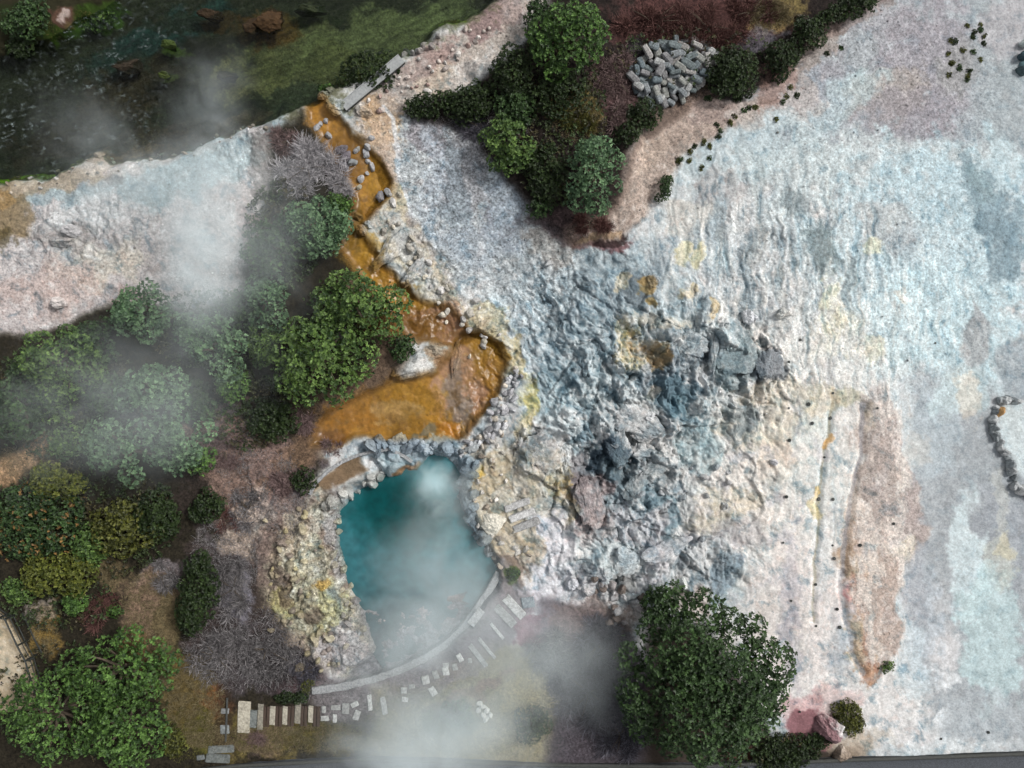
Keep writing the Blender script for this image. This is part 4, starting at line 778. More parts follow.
# ------------------------------------------------------------------ rocks
RB = dict(cat='boulder')
for k, (px, py, rx, ry, hh, col, lab, rz) in enumerate((
 (413,274,15,8,.7,PALE,'long white boulder lying beside the orange stream',-38),
 (392,250,24,9,.6,(184,182,182),'long pale rock slab above the white boulder by the stream',-48),
 (363,112,9,5,.45,PALE,'white boulder just below the lower end of the footbridge',18),
 (336,106,10,8,.5,(160,172,180),'blue grey rock under the lower end of the footbridge',20),
 (322,93,6,5,.4,PALE,'white stone at the river edge, left of the footbridge',0),
 (328,88,5,4,.35,GREY,'grey stone beside the white stone at the river edge',0),
 (747,318,6,7,.55,(206,208,212),'white boulder, left and larger of two on the mid slope',10),
 (753,317,4,4,.4,(206,208,212),'small white boulder, right one of two on the mid slope',0),
 (783,314,8,6,.5,(158,148,130),'round brownish boulder on the white slope',10),
 (658,585,8,6,.55,(206,212,208),'rounded white boulder just above the round dense shrub',-15),
 (681,584,5,7,.5,(210,214,212),'upright white boulder above the largest tree',5),
 (830,727,15,13,.9,(150,146,146),'grey boulder at the bottom beside the olive shrub',0),
 (842,755,9,9,.5,(176,158,150),'pinkish boulder at the corner of the road',0),
 (800,20,5,5,.35,(206,204,160),'pale round stone resting among the dark top shrubs',0),
 (649,417,5,5,.45,(214,216,218),'small bright white stone on the dark central rocks',0),
 (772,462,4,3,.3,(200,200,206),'small pale stone on the white slope',0),
 (538,454,22,20,.75,(160,156,154),'domed grey rock above the three stone steps',10),
 (588,498,14,26,.8,(148,132,128),'pinkish brown upright rock ridge in the central rocks',-12),
 (688,342,18,15,.7,(134,144,150),'rounded slate rock dome in the upper central rocks',10),
 (769,366,13,17,.6,(120,124,130),'dark angular rock right of the slate rocks',0),
 (735,358,18,20,.45,(92,110,118),'dark blue green rock right of the slate rock dome',20),
 (653,282,7,7,.4,(130,130,128),'ochre stained dark knob on the upper rocks',20),
 (652,430,22,14,.7,(162,162,164),'grey rough rock in the middle of the central rocks',20),
 (644,452,18,9,.6,(168,174,178),'low pale rock below the grey rough rock',0),
 (650,470,16,8,.55,(140,146,146),'rough rock over the dark hollow of the central rocks',-10),
 (636,486,12,16,.6,(150,146,142),'grey brown rock below the dark hollow',15),
 (616,448,13,16,.6,(140,148,152),'grey knobbly rock left in the central rocks',0),
 (630,416,16,12,.55,(178,178,180),'pale lumpy rock above the central hollow',-25),
 (565,462,8,12,.5,(158,154,150),'grey rock right behind the domed rock',0),
 (666,546,24,10,.35,(176,176,182),'flat pale rock in the lower central rocks',-20),
 (625,560,15,13,.5,(168,176,182),'bluish white rock above the rubble',0),
 (606,573,9,9,.45,(150,152,156),'grey rubble rock left of the dark plants hollow',0),
 (586,588,8,7,.45,(150,150,154),'grey rubble rock at the left end of the rubble',0),
 (573,584,5,6,.4,(196,198,204),'white rubble stone next to the white sandy path',0),
 (715,352,5,20,.3,(150,156,160),'thin grey rib between the slate and blue green rocks',5),
 (60,242,12,6,.5,(166,162,162),'grey rock on the pale flats, left one',-10),
 (74,232,10,6,.4,(196,194,196),'whitish rock on the pale flats, right one',0),
 (60,302,9,6,.5,(200,194,192),'white rock at the tree line of the pale flats',-10),
 (95,152,5,4,.4,(190,182,160),'cream rock standing at the river shore',0),
 (186,300,9,3,.3,(180,180,180),'pale rock under the steam on the flats',-10),
 (418,362,27,12,.6,(174,166,152),'pale rock ledge between the two orange pools',-22),
 (436,350,11,7,.45,(176,170,158),'pale rock hump at the upper end of the ledge',-20),
 (456,357,4,20,.25,(166,156,146),'thin grey rib dividing the orange pools',12),
 (487,326,13,6,.4,(176,158,140),'tan rock at the outlet above the lower orange pool',15),
 (356,216,6,4,.35,(120,116,114),'dark stone at the bend of the orange stream',30),
 (362,230,7,5,.4,(128,116,112),'brown grey stone below the bend of the orange stream',30),
 (369,225,4,4,.35,PALE,'white stone at the bend of the orange stream',0),
 (474,100,9,4,.1,(120,112,110),'flat dark stone in the brush above the gravel slope',0),
 (495,522,12,11,.35,(206,202,190),'rounded white crust boulder right of the hot pool',0),
 (548,264,5,3,.3,(196,190,188),'small white slab on the slope under the tan lip',-35),
)):
    rock_obj('boulder', px, py, rx, ry, hh*(.72 if 500 < px < 790 and 250 < py < 575 and rx > 8 else 1), col, lab, rz=-rz, seed=200+k, n=5 if max(rx,ry) > 9 else 4, sink=.40 if sum(col) < 585 else .25, blend=.82 if sum(col) < 585 else .12, **RB)
for k, (px, py, rx, ry, hh, zz, col, lab) in enumerate(((265,15,16,11,.7,-1.02,(64,46,26),'large brown boulder submerged in the river at the top edge'),(246,20,10,8,.5,-1.0,(56,42,26),'smaller brown boulder left of the large submerged one'),(205,9,12,6,.5,-1.0,(50,38,24),'flat brown boulder under water near the dark river bend'),(306,3,15,6,.5,-1.0,(40,48,28),'dark olive boulder under water at the top edge'),(166,41,8,5,.5,-.82,(56,70,28),'moss topped green stone standing in the river'),(160,71,6,4,.45,-.84,(66,78,32),'smaller moss topped stone in the middle of the river'),(120,60,14,7,.5,-1.05,(48,40,30),'dark flat rock under the rapids'),(222,72,10,6,.45,-1.05,(34,34,24),'dark rock under water where the river turns olive'))):
    rock_obj('river_boulder', px, py, rx, ry, hh, col, lab, 'boulder', seed=280+k, n=4, z=zz, blend=.001)
# stones in the upper stream
for k, (px, py, r, c) in enumerate(((341,148,6,(132,126,132)),(346,156,6,(128,122,130)),(355,150,3,PALE),(343,165,5,(140,140,146)),(352,160,4,(120,110,110)),(357,148,3,(180,180,176)),(365,153,5,(176,178,182)),(367,146,4,PALE),(351,161,5,(160,164,166)),(360,178,4,PALE),(371,165,4,PALE),(328,134,4,PALE),(316,127,4,PALE),(319,123,3,PALE),(346,104,4,GREY),(367,160,3,PALE),(358,186,3,(180,176,160)),(380,196,6,(150,148,152)),(388,193,5,(176,176,178)),(372,138,3,PALE),(366,172,2.5,PALE),(325,120,3,PALE))):
    rock_obj('stone', px, py, r*1.05, r*.8, .08+.04*r, tuple(.84*v for v in c), 'loose stone standing in the upper orange stream', 'stone', 'stones in the upper orange stream', rz=k*47, seed=300+k)
# shore stones and rim stones: each one its own
def along(pts, n, jit, rg):
    p = np.array(pts, float); sl = np.r_[0, np.cumsum(np.hypot(*np.diff(p, axis=0).T))]
    t = np.linspace(0, sl[-1], n); return [(float(np.interp(a, sl, p[:,0])+rg.randn()*jit), float(np.interp(a, sl, p[:,1])+rg.randn()*jit)) for a in t]
rg = np.random.RandomState(5)
small = []
def rim(pts, n, jit, r0, r1, cols, label, group, seed, hk=.07, name='stone', stuff=False):
    for k, (x, y) in enumerate(along(pts, n, jit, rg)):
        r = r0+(r1-r0)*rg.rand()**1.6
        c = np.array(cols[rg.randint(len(cols))])*(.85+.3*rg.rand())
        if stuff: small.append((x, y, r*(1+.4*rg.rand()), r*(.75+.3*rg.rand()), .08+hk*r, np.clip(c,0,225), rg.rand()*6.28, seed+k)); continue
        rock_obj(name, x, y, r*(1+.4*rg.rand()), r*(.75+.3*rg.rand()), .08+hk*r, np.clip(c,0,225), label, 'stone', group, rz=rg.rand()*360, seed=seed+k, n=2 if r < 4 else 3, blend=.35)
rim([(466,462),(470,480),(466,500),(472,520),(480,540)], 26, 4, 3.5, 8, (SLATE,(84,98,110),(120,134,144)), 'blue slate rock on the right bank of the hot pool', 'slate rocks on the right bank of the hot pool', 400)
rim([(482,545),(490,556),(494,566)], 6, 3, 3, 5, ((90,96,100),(150,156,160)), 'angular rock at the sharp right corner of the hot pool', 'rocks at the right corner of the hot pool', 440)
rim([(372,446),(400,443),(425,446),(450,452),(470,446)], 26, 3.2, 3, 7, ((132,146,158),(150,160,168),(112,124,136)), 'blue grey rock on the ledge between orange pool and hot pool', 'ledge rocks between the orange and hot pools', 460)
rim([(328,505),(342,499),(358,491),(372,482),(380,474)], 14, 2, 3, 6, ((170,170,166),(140,144,146)), 'pale rim rock under the brown terrace', 'rim rocks under the brown terrace', 500)
rim([(510,372),(512,395),(503,415),(490,432),(474,446)], 46, 7, 2.2, 5, ((186,186,188),(170,172,176),(150,150,154),(190,182,170)), 'loose pale stone on the bank right of the lower orange pool', 'loose stones right of the lower orange pool', 520, stuff=True)
rim([(300,520),(285,560),(292,600),(310,640),(340,662)], 64, 14, 1.8, 4.6, ((178,168,138),(160,150,112),(140,130,108),(128,116,108)), 'cream crusted rock left of the hot pool', 'cream crusted rocks left of the hot pool', 580)
rim([(336,520),(338,556),(350,600),(358,640)], 24, 5, 2.2, 5, ((170,168,160),(186,178,156),(140,136,136)), 'grey cream rock along the left edge of the hot pool', 'rocks along the left edge of the hot pool', 660)
rim([(0,182),(40,178),(75,168),(100,163),(150,160),(200,147),(240,130),(262,124)], 34, 6, .9, 3.0, ((140,134,124),(120,110,98),(160,158,154)), 'small pale rock along the lower river shore', 'small rocks along the lower river shore', 690, .06, stuff=True)
rim([(405,52),(415,52),(425,47),(430,40)], 9, 3, 2.5, 5, ((120,118,118),(160,158,156)), 'dark rock on the river bank right of the riverside shrub', 'rocks on the bank right of the footbridge', 740)
rim([(385,205),(400,235),(430,280),(470,318),(500,345)], 46, 8, 1.8, 4.2, ((186,184,182),(170,166,158),(196,190,176)), 'white rubble stone on the slope beside the upper stream', 'rubble stones beside the upper stream', 760, .06, stuff=True)
rim([(590,585),(610,590),(625,605),(612,618)], 30, 8, 2, 5, ((150,146,146),(120,110,104),(180,180,182)), 'rubble rock above the misty bare shrubs', 'rubble rocks above the misty bare shrubs', 820, stuff=True)
rim([(610,445),(640,475),(655,500),(690,520),(730,470)], 26, 18, 1.8, 4, ((150,154,158),(128,136,142),(176,176,178)), 'rough rock lying among the central rocks', 'loose rocks among the central rocks', 860)
rim([(500,420),(480,500),(500,560),(520,545)], 40, 9, 1.6, 3.6, ((180,176,168),(200,196,190),(150,140,128)), 'small stone on the tan soil near the three steps', 'small stones near the three steps', 920, .06, stuff=True)
rim([(370,104),(400,84),(440,72),(480,30)], 34, 8, 1.5, 3.4, ((180,170,164),(150,130,124),(196,192,188)), 'small stone on the upper pinkish path', 'small stones on the upper path', 960, .05, stuff=True)
rim([(1019,402),(1008,398),(1000,403),(995,412),(993,424),(995,436),(998,446),(1003,456),(1008,464),(1010,476),(1016,488),(1024,496)], 24, 1.2, 3, 5.2, ((130,136,138),(110,116,118),(170,172,172)), 'stone in the curved row of stones at the right edge', 'curved row of stones at the right edge', 1000, .08)
rock_obj('stone', 999, 412, 6, 4.5, .5, (176,140,96), 'rusty ochre stone heading the curved row at the right edge', 'stone', rz=40, seed=1040)
rock_obj('stone', 1019, 489, 6, 5, .5, (206,206,206), 'white stone at the lower end of the curved row at the right edge', 'stone', rz=20, seed=1041)
def merge_small():
    V, F, Cc, o = [], [], [], 0
    for (x, y, rx, ry, hh, c, rz, sd) in small:
        v, f = rock_geo(sd, (rx*S, ry*S, hh), 2); ca, sa = math.cos(rz), math.sin(rz); X, Y, z = wp(x, y)
        v = np.stack([v[:,0]*ca-v[:,1]*sa+X, v[:,0]*sa+v[:,1]*ca+Y, v[:,2]+z+hh*.2], 1)
        V.append(v); F.append(f+o); Cc.append(np.repeat(lin_(c)[None], len(v), 0)); o += len(v)
    tag(mesh('small_stones', np.concatenate(V), np.concatenate(F), M_ROCK, np.concatenate(Cc)), 'many small loose stones strewn along banks, path and rubble', 'stones', kind='stuff')
merge_small()
for k, (px, py, r, c, lab) in enumerate(((1023,45,5,(206,214,212),'whitish stone, top of the cluster at the upper right edge'),(1021,57,5,(64,84,92),'dark blue stone under the whitish stone at the upper right edge'),(1026,66,7,(120,150,156),'pale teal stone in the cluster at the upper right edge'),(1021,71,5,(80,96,100),'dark stone at the bottom of the cluster at the upper right edge'),(1030,54,6,(140,150,152),'grey stone cut by the upper right edge'))):
    rock_obj('stone', px, py, r, r*.85, .45, c, lab, 'stone', rz=k*40, seed=1050+k)
# heap of squared stones
hv = []
for k in range(8):
    V, F = rock_geo(1100+k, (.30+.05*(k % 3), .17+.02*(k % 2), .15), 3, 9, .05)
    V2, F2 = box(.58+.08*(k % 3), .34, .30, bev=.22, jit=.05, seed=k)
    c = .78*np.array(lin_(((150,156,160),(128,138,142),(172,170,168),(112,124,130),(158,160,156),(140,140,142),(178,180,180),(120,130,132))[k]))
    V2 = np.array(V2); hv.append(mesh('heap_stone', V2, F2, M_MASON, np.repeat(c[None], len(V2), 0)))
HP = [(636,66),(648,52),(662,44),(680,40),(706,44),(712,56),(708,72),(700,84),(686,98),(668,104),(650,104),(634,92),(630,78)]
def inside(x, y, pts): return bool(seg_d(np.array([x]), np.array([y]), pts, True)[1][0])
placed = []; tries = 0
while len(placed) < 105 and tries < 6000:
    tries += 1; x, y = rnd.uniform(628,714), rnd.uniform(38,106)
    if not inside(x, y, HP): continue
    lay = 0 if len(placed) < 72 else 1
    if any(math.hypot(x-a, (y-b)*1.15) < (6.6 if l == lay else 3) for a, b, l in placed if l == lay): 
        if tries < 4500: continue
    placed.append((x, y, lay))
for k, (x, y, lay) in enumerate(placed):
    o = hv[k] if k < 8 else link(hv[k % 8].copy())
    X, Y, z = wp(x, y); d = math.hypot((x-672)/42, (y-72)/34)
    o.location = (X, Y, z+.12+.30*lay+.30*max(0, 1-d)); sc_ = rnd.uniform(.8,1.25); o.scale = (sc_, sc_*rnd.uniform(.85,1.15), sc_)
    o.rotation_euler = (rnd.uniform(-.3,.3), rnd.uniform(-.3,.3), R(-48 if x < 668 else -30)+rnd.gauss(0,.55))
    tag(o, 'squared grey stone in the big stone heap', 'stone', 'heap of squared grey stones')
# ------------------------------------------------------------------ built things
# footbridge
fa_, fb_ = wp(344,108), wp(402,60); L_ = math.hypot(fb_[0]-fa_[0], fb_[1]-fa_[1]); an = math.atan2(fb_[1]-fa_[1], fb_[0]-fa_[0]); zb = max(hz(344+(402-344)*t/20+o, 108-48*t/20+o) for t in range(21) for o in (-4,0,4))+.22
fbx = empty('footbridge', ((fa_[0]+fb_[0])/2, (fa_[1]+fb_[1])/2, zb), 'narrow grey plank footbridge on the bank above the upper orange stream', 'footbridge', rz=an)
V, F = join([box(L_/13*.985, .60, .05, cx=-L_/2+L_/13*(i+.5), bev=.08, jit=.006, seed=i) for i in range(13)]); mesh('deck', V, F, M_WOOD, None, False, fbx)
for s in (-1, 1):
    V, F = box(L_, .09, .16, cy=s*.27, cz=-.11, bev=.08); mesh('beam', V, F, M_WOODD, None, False, fbx)
    V, F = box(L_, .05, .06, cy=s*.285, cz=.058, bev=.08); mesh('edge_strip', V, F, M_WOOD, None, False, fbx)
for s in (-1, 1):
    V, F = box(.16, .7, .5, cx=s*(L_/2-.15), cz=-.44, bev=.08); mesh('footing', V, F, M_KERB, None, False, fbx)
# curved kerb and terrace rim
def sweep(name, pts, w, h, label, cat, m, z0=-.25, blocks=None):
    p = [wp(x, y) for x, y in along(pts, 60, 0, rg)]
    zt = np.convolve(np.pad([a[2] for a in p], 6, 'edge'), np.ones(13)/13, 'valid')
    V, F = [], []
    for i, a in enumerate(p):
        b0, b1 = p[max(i-1,0)], p[min(i+1,len(p)-1)]; tx, ty = b1[0]-b0[0], b1[1]-b0[1]; l = math.hypot(tx, ty); nx, ny = -ty/l, tx/l
        ww = w*(1+.06*rg.randn())
        for s, zz, q in ((-1, z0, 1), (-1, h-.04, 1), (-1, h, .75), (1, h, .75), (1, h-.04, 1), (1, z0, 1)):
            V.append((a[0]+s*nx*ww*.5*q-p[0][0], a[1]+s*ny*ww*.5*q-p[0][1], zt[i]+zz+.012*rg.randn()))
    for i in range(len(p)-1):
        for k in range(5): F.append((i*6+k, i*6+k+1, i*6+k+7, i*6+k+6))
    F += [tuple(range(6)), tuple((len(p)-1)*6+k for k in range(6))[::-1]]
    return tag(mesh(name, V, F, m, None, False, None, (p[0][0], p[0][1], 0)), label, cat)
WALL = [(499,574),(494,584),(486,598),(475,614),(461,631),(445,645),(425,658),(400,670),(372,680),(340,687),(313,690)]
sweep('stone_kerb', WALL, .44, .24, 'long curved pale stone kerb enclosing the mud below the hot pool', 'kerb', M_KERB, -.7)
sweep('terrace_rim', [(310,494),(316,483),(328,471),(342,462),(356,456),(370,452),(390,449),(404,456),(412,462)], .20, .16, 'thin curved concrete rim around the brown terrace', 'kerb', M_KERB)
# steps and treads
def slab(name, px, py, l, w, rz, col, label, cat, group=None, h=.16, seed=0, jit=.02):
    V, F = box(l*S, w*S, h, bev=.16, jit=jit+.02, seed=seed); V = np.array(V); V[:, 2] += .06-h/2; col = tuple(v*(.78+.1*math.sin(seed*2.3)) for v in col)
    X, Y, z = wp(px, py); ca, sa = math.cos(R(rz)), math.sin(R(rz)); z = max(hz(px+(u*l*ca-v*w*sa)*.45, py-(u*l*sa+v*w*ca)*.45) for u in (-1,-.5,0,.5,1) for v in (-1,0,1))
    o = mesh(name, V, F, M_MASON, np.repeat(lin_(col)[None], len(V), 0), False, None, (X, Y, z)); o.rotation_euler[2] = R(rz)
    return tag(o, label, cat, group)
for k, (px, py, lab) in enumerate(((517,505,'highest of three parallel grey stone steps beside the domed rock'),(522,515,'middle of three parallel grey stone steps beside the domed rock'),(526,525,'lowest of three parallel grey stone steps beside the domed rock'))):
    slab('stone_step', px, py, 27, 7.5, 21, (222,222,222), lab, 'step', h=.42-.04*k, seed=k)
GT = 'pale gravel treads of the bottom steps'
for k, (px, py, w, l, lab) in enumerate(((245,716,12,29,'widest pale gravel tread, at the left end of the bottom steps'),(261,716,5.5,25,'pale gravel tread right of the small grey slab'),(273,715,5.5,19,'second pale gravel tread counted right from the grey slab'),(285,715,5,18,'third pale gravel tread counted right from the grey slab'),(298,713,6,20,'fourth pale gravel tread counted right from the grey slab'),(311,714,5.5,16,'last pale gravel tread, next to the small paving stones'))):
    slab('gravel_tread', px, py, l, w, 88, (196,190,174), lab, 'step', GT, .12, 20+k, .03)
for k, (px, lab) in enumerate(((267,'first'),(279,'second'),(291,'third'),(304,'fourth'),(317,'fifth'))):
    V, F = join([box(1.2, .18, .14, cy=o_, bev=.1) for o_ in (-.1, .12)]); X, Y, z = wp(px, 716)
    o = mesh('timber_riser', V, F, plain('riser_timber', (66,54,46), .9, 9.) if k == 0 else bpy.data.materials['riser_timber'], None, False, None, (X, Y, z+.03)); o.rotation_euler[2] = R(88)
    tag(o, lab+' dark timber riser from the left in the bottom steps', 'riser', 'dark timber risers of the bottom steps')
slab('stone_slab', 254, 718, 17, 7, 88, (140,146,144), 'grey slab set between the first two gravel treads', 'slab', h=.12)
slab('stone_slab', 226, 710, 8, 5.5, 0, (164,168,170), 'upper small grey block left of the gravel treads', 'slab', h=.3)
slab('stone_slab', 226, 728, 9, 9, 5, (160,168,170), 'lower small grey block left of the gravel treads', 'slab', h=.3)
slab('stone_slab', 222, 748, 26, 8, 4, (140,146,144), 'upper of two long grey stone slabs at the bottom left', 'slab', h=.4)
slab('stone_slab', 219, 757, 24, 9, -2, (132,138,136), 'lower of two long grey stone slabs at the bottom left', 'slab', h=.34)
slab('stone_slab', 202, 756, 8, 5, 10, (136,142,142), 'small stone at the left end of the two long grey slabs', 'slab', h=.25)
V, F = box(2.6, .10, .10, bev=.1); X, Y, z = wp(228, 718); o = mesh('timber_edging', V, F, M_WOODD, None, False, None, (X, Y, z+.05)); o.rotation_euler[2] = R(88); tag(o, 'dark timber edging beside the two small grey blocks', 'edging')
PS = ((336,707,9,4.5,0),(325,718,8,5,5),(335,718,4,8,0),(346,708,7,10,0),(355,704,7,5,25),(357,715,6,9,-20),(324,709,4,7,0),(370,702,4,15,4),(384,705,5,17,10),(404,690,6,6,0),(405,699,6,5,-10),(412,686,6,4,10),(426,679,7,8,15),(433,690,6,9,30),(436,674,5,8,20),(446,670,6,8,10),(446,664,6,4,0),(455,666,5,7,15),(460,657,5,8,30),(470,660,4,5,0))
for k, (px, py, w, l, a) in enumerate(PS):
    slab('paving_stone', px, py, w, l, a, (216,218,216), 'pale paving stone in the irregular row curving through the steam', 'paving stone', 'paving stones along the curved kerb', .14, 40+k, .05)
for k, (px, py, l, w, a, lab) in enumerate(((478,655,27,5,-52,'lower left of the long pale treads in the steam'),(487,648,25,3,-50,'second long pale tread from the lower left in the steam'),(497,631,20,3,-50,'thin pale tread right beside the upper end of the kerb'),(505,616,26,8,-46,'broad pale tread, third from the sandy path'),(514,607,26,9,-46,'broad pale tread closest to the white sandy path'),(476,617,18,8,52,'flat pale slab leaning along the kerb'))):
    slab('stone_tread', px, py, l, w, a, (214,216,216), lab, 'step', None, .16, 70+k)
slab('stone_block', 528, 603, 13, 11, 10, (168,180,188), 'square bluish block at the lower end of the sandy path', 'block', h=.35)
for k, (px, py) in enumerate(((483,706),(479,709),(487,710),(484,715),(480,703),(486,719),(490,714))):
    rock_obj('stone', px, py, 3.4, 2.6, .2, (206,206,200), 'white stone in the small pile on the misty lawn', 'stone', 'small white stone pile on the misty lawn', rz=k*50, seed=1200+k)
V, F = join([box(.5, .42, .42, cx=-1.45+.53*i+.02*math.sin(i*7), cz=.12, bev=.2, jit=.05, seed=i) for i in range(9)])
X, Y, z = wp(481,440); tag(mesh('stone_course', V, F, M_MASON, np.repeat(lin_((176,178,182))[None], len(V), 0), False, None, (X, Y, z)), 'row of squared pale stones right of the orange pool corner', 'stone row').rotation_euler[2] = R(42)
# pegs
for k, (px, py) in enumerate(((833,393),(830,418),(808,404),(787,408),(811,423),(788,440),(824,457),(785,496),(818,499),(832,499),(782,542),(832,545),(833,558),(858,544),(892,523),(875,408),(815,584),(790,600),(836,608),(815,625),(838,626),(940,738),(988,732),(800,712),(777,133),(788,362),(800,340),(936,343))):
    V, F = tube([(0,0,-.1), (0,0,.03), (0,0,.05), (0,0,.07)], [.05,.06,.085,.075], 9); X, Y, z = wp(px, py)
    r = .75+.75*rg.rand(); o = mesh('peg', np.array(V)*r, F, M_RAIL, None, False, None, (X, Y, z)); o.rotation_euler = (rg.randn()*.1, rg.randn()*.1, 0)
    tag(o, 'small dark peg standing in the pale slope', 'peg', 'dark pegs on the pale slope')
# railing of the platform
rl_ = [(-3,604),(10,613),(16,614),(28,640),(36,655),(44,682),(50,700)]
pr = [wp(x, y) for x, y in rl_]; zr = hz(10, 640)
ro = empty('railing', (pr[0][0], pr[0][1], zr), 'dark metal railing along the tan platform at the left edge', 'railing')
loc = [(p[0]-pr[0][0], p[1]-pr[0][1]) for p in pr]
for h_, r_ in ((1.0,.05),(.55,.03),(.2,.03)):
    V, F = tube([(x, y, h_) for x, y in loc], [r_]*len(loc), 8); mesh('rail', V, F, M_RAIL, None, False, ro)
for x, y in loc[1:]:
    V, F = box(.09, .09, 1.15, cx=x, cy=y, cz=.45, bev=.1); mesh('post', V, F, M_RAIL, None, False, ro)
V, F = join([tube([(x+.42, y+.10, .02) for x, y in loc[2:5]], [.05]*3, 6), tube([(loc[4][0], loc[4][1], .9), (loc[4][0]+.5, loc[4][1]+.15, .9)], [.045]*2, 6)]); mesh('brace', V, F, M_RAIL, None, False, ro)
patch('platform_floor', [pol([(-80,606),(0,610),(10,620),(30,655),(42,700),(20,712),(-80,720)], 2, .1)], M_GROUND, .006)
# road along the bottom
def strip(name, pts, w, m, z, label=None, kind='structure', thick=.0):
    V, F = [], []
    p = [wp(x, y, 0) for x, y in along(pts, 120, 0, rg)]
    zz = np.convolve(np.pad([hz(a[0]/S+512, 384-a[1]/S) for a in p], 8, 'edge'), np.ones(17)/17, 'valid')+z
    for i, a in enumerate(p):
        V += [(a[0], a[1], zz[i]), (a[0], a[1]-w, zz[i]), (a[0], a[1], zz[i]-thick-.3), (a[0], a[1]-w, zz[i]-thick-.3)]
    for i in range(len(p)-1):
        b = i*4; F += [(b, b+1, b+5, b+4), (b+2, b, b+4, b+6), (b+1, b+3, b+7, b+5)]
    return tag(mesh(name, V, F, m, None, True), kind=kind)
RDP = [(-400,790),(150,772),(240,762),(370,756),(560,762),(700,764),(845,757),(1024,750),(1500,738)]
strip('road', RDP, 7.0, M_ASPH, .22)
strip('road_kerb', RDP, .16, M_WOODD, .34)
# ------------------------------------------------------------------ ground cover
def cover(name, n, areas, pal, L, h, seed, label, cat, wdt=.02):
    g = np.random.RandomState(seed); c0, c1 = np.array(TW[pal][0]), np.array(TW[pal][1]); B_ = []
    for (cx, cy, rx, ry, fr) in areas:
        k = int(n*fr); a = g.rand(k)*6.2832; r = np.sqrt(g.rand(k)); x = cx+np.cos(a)*r*rx; y = cy+np.sin(a)*r*ry
        keep = (perlin(x/9, y/9, seed)+.25+.3*g.rand(k)) > .2; x, y = x[keep], y[keep]
        i = np.clip(np.searchsorted(gx, x), 0, NX-1); j = np.clip(np.searchsorted(gy, y), 0, NY-1)
        B_.append(np.stack([(x-512)*S, (384-y)*S, Z[j, i]], 1))
    b = np.concatenate(B_); n = len(b); d = g.randn(n, 3); d[:, 2] = np.abs(d[:, 2]); d /= np.linalg.norm(d, axis=1)[:, None]
    e = b+d*np.array((L, L, h))*(.5+g.rand(n, 1)); s = np.cross(e-b, (0,0,1.)); s /= np.linalg.norm(s, axis=1)[:, None]+1e-6
    V = np.stack([b-s*wdt*.5-(0,0,.01), b+s*wdt*.5-(0,0,.01), e+s*wdt*.15, e-s*wdt*.15], 1).reshape(-1, 3)
    m = g.beta(1.3, 1.6, n)[:, None]
    tag(mesh(name, V, np.arange(n*4).reshape(-1, 4), M_TWIG, np.repeat(c0*(1-m)+c1*m, 4, 0)), label, cat, kind='stuff')
cover('dry_grass', 26000, ((195,705,32,40,.22),(280,738,95,14,.25),(150,612,32,40,.2),(110,572,14,12,.05),(45,632,14,26,.06),(770,14,26,14,.06),(575,120,24,24,.06),(30,460,32,20,.06)), 'straw', .22, .18, 3, 'straw coloured dry grass on the lower left scrub', 'grass')
cover('dead_twigs', 20000, ((230,440,30,36,.12),(260,480,40,50,.06),(225,560,34,50,.2),(285,500,24,40,.1),(320,690,40,12,.06),(240,650,60,40,.16),(690,60,60,40,.05),(480,128,50,22,.08)), 'lilac', .26, .12, 4, 'dead grey mauve twigs lying over the scrub soil', 'twigs')
cover('lawn_grass', 22000, ((460,722,95,34,.6),(190,735,26,30,.12),(300,735,70,16,.28)), 'mossy', .10, .10, 5, 'thin olive grass of the misty lawn', 'grass')
def undergrowth(n, areas, seed):
    g = np.random.RandomState(seed); P_ = []
    for (cx, cy, rx, ry, fr) in areas:
        k = int(n*fr); q = g.rand(k)*6.2832; r = np.sqrt(g.rand(k)); x = cx+np.cos(q)*r*rx; y = cy+np.sin(q)*r*ry
        keep = perlin(x/8, y/8, seed)+perlin(x/3, y/3, seed+1)*.6 > -.15; P_.append(np.stack([x[keep], y[keep]], 1))
    p = np.concatenate(P_); x, y = p[:,0], p[:,1]; i = np.clip(np.searchsorted(gx, x), 0, NX-1); j = np.clip(np.searchsorted(gy, y), 0, NY-1)
    hh = .10+1.1*np.clip(fbm(x/10, y/10, seed+2, 3)+.35, 0, 1)*g.rand(len(x))
    c = np.stack([(x-512)*S, (384-y)*S, Z[j,i]+hh], 1); nr = np.array((0,0,1.))+g.randn(len(x),3)*.4; nr /= np.linalg.norm(nr,axis=1)[:,None]
    tone = g.beta(1, 1.4, len(x))[:,None]; hue = sst(-.2,.3,fbm(x/30, y/30, seed+3, 2))[:,None]
    col = (np.array((.015,.025,.010))*(1-tone)+np.array((.07,.11,.035))*tone)*(1-hue)+(np.array((.018,.016,.010))*(1-tone)+np.array((.10,.085,.035))*tone)*hue
    V, F, cc = leaves(c, nr, .13, .3, col, g, 4)
    tag(mesh('undergrowth', V, F, M_LEAF, cc), 'low dark leafy undergrowth between the trees and shrubs', 'undergrowth', kind='stuff')
undergrowth(20000, ((70,400,80,60,.22),(210,330,60,40,.1),(250,410,40,40,.08),(285,235,40,55,.12),(90,520,90,60,.16),(60,600,60,30,.05),(555,120,50,90,.16),(690,60,90,30,.05),(80,700,90,60,.08),(760,750,60,20,.04)), 31)
cover('bank_moss', 5000, ((85,13,24,6,.5),(48,28,16,7,.25),(20,174,26,4,.15),(448,14,12,4,.1)), 'mossy', .12, .08, 6, 'green moss along the river banks', 'moss')
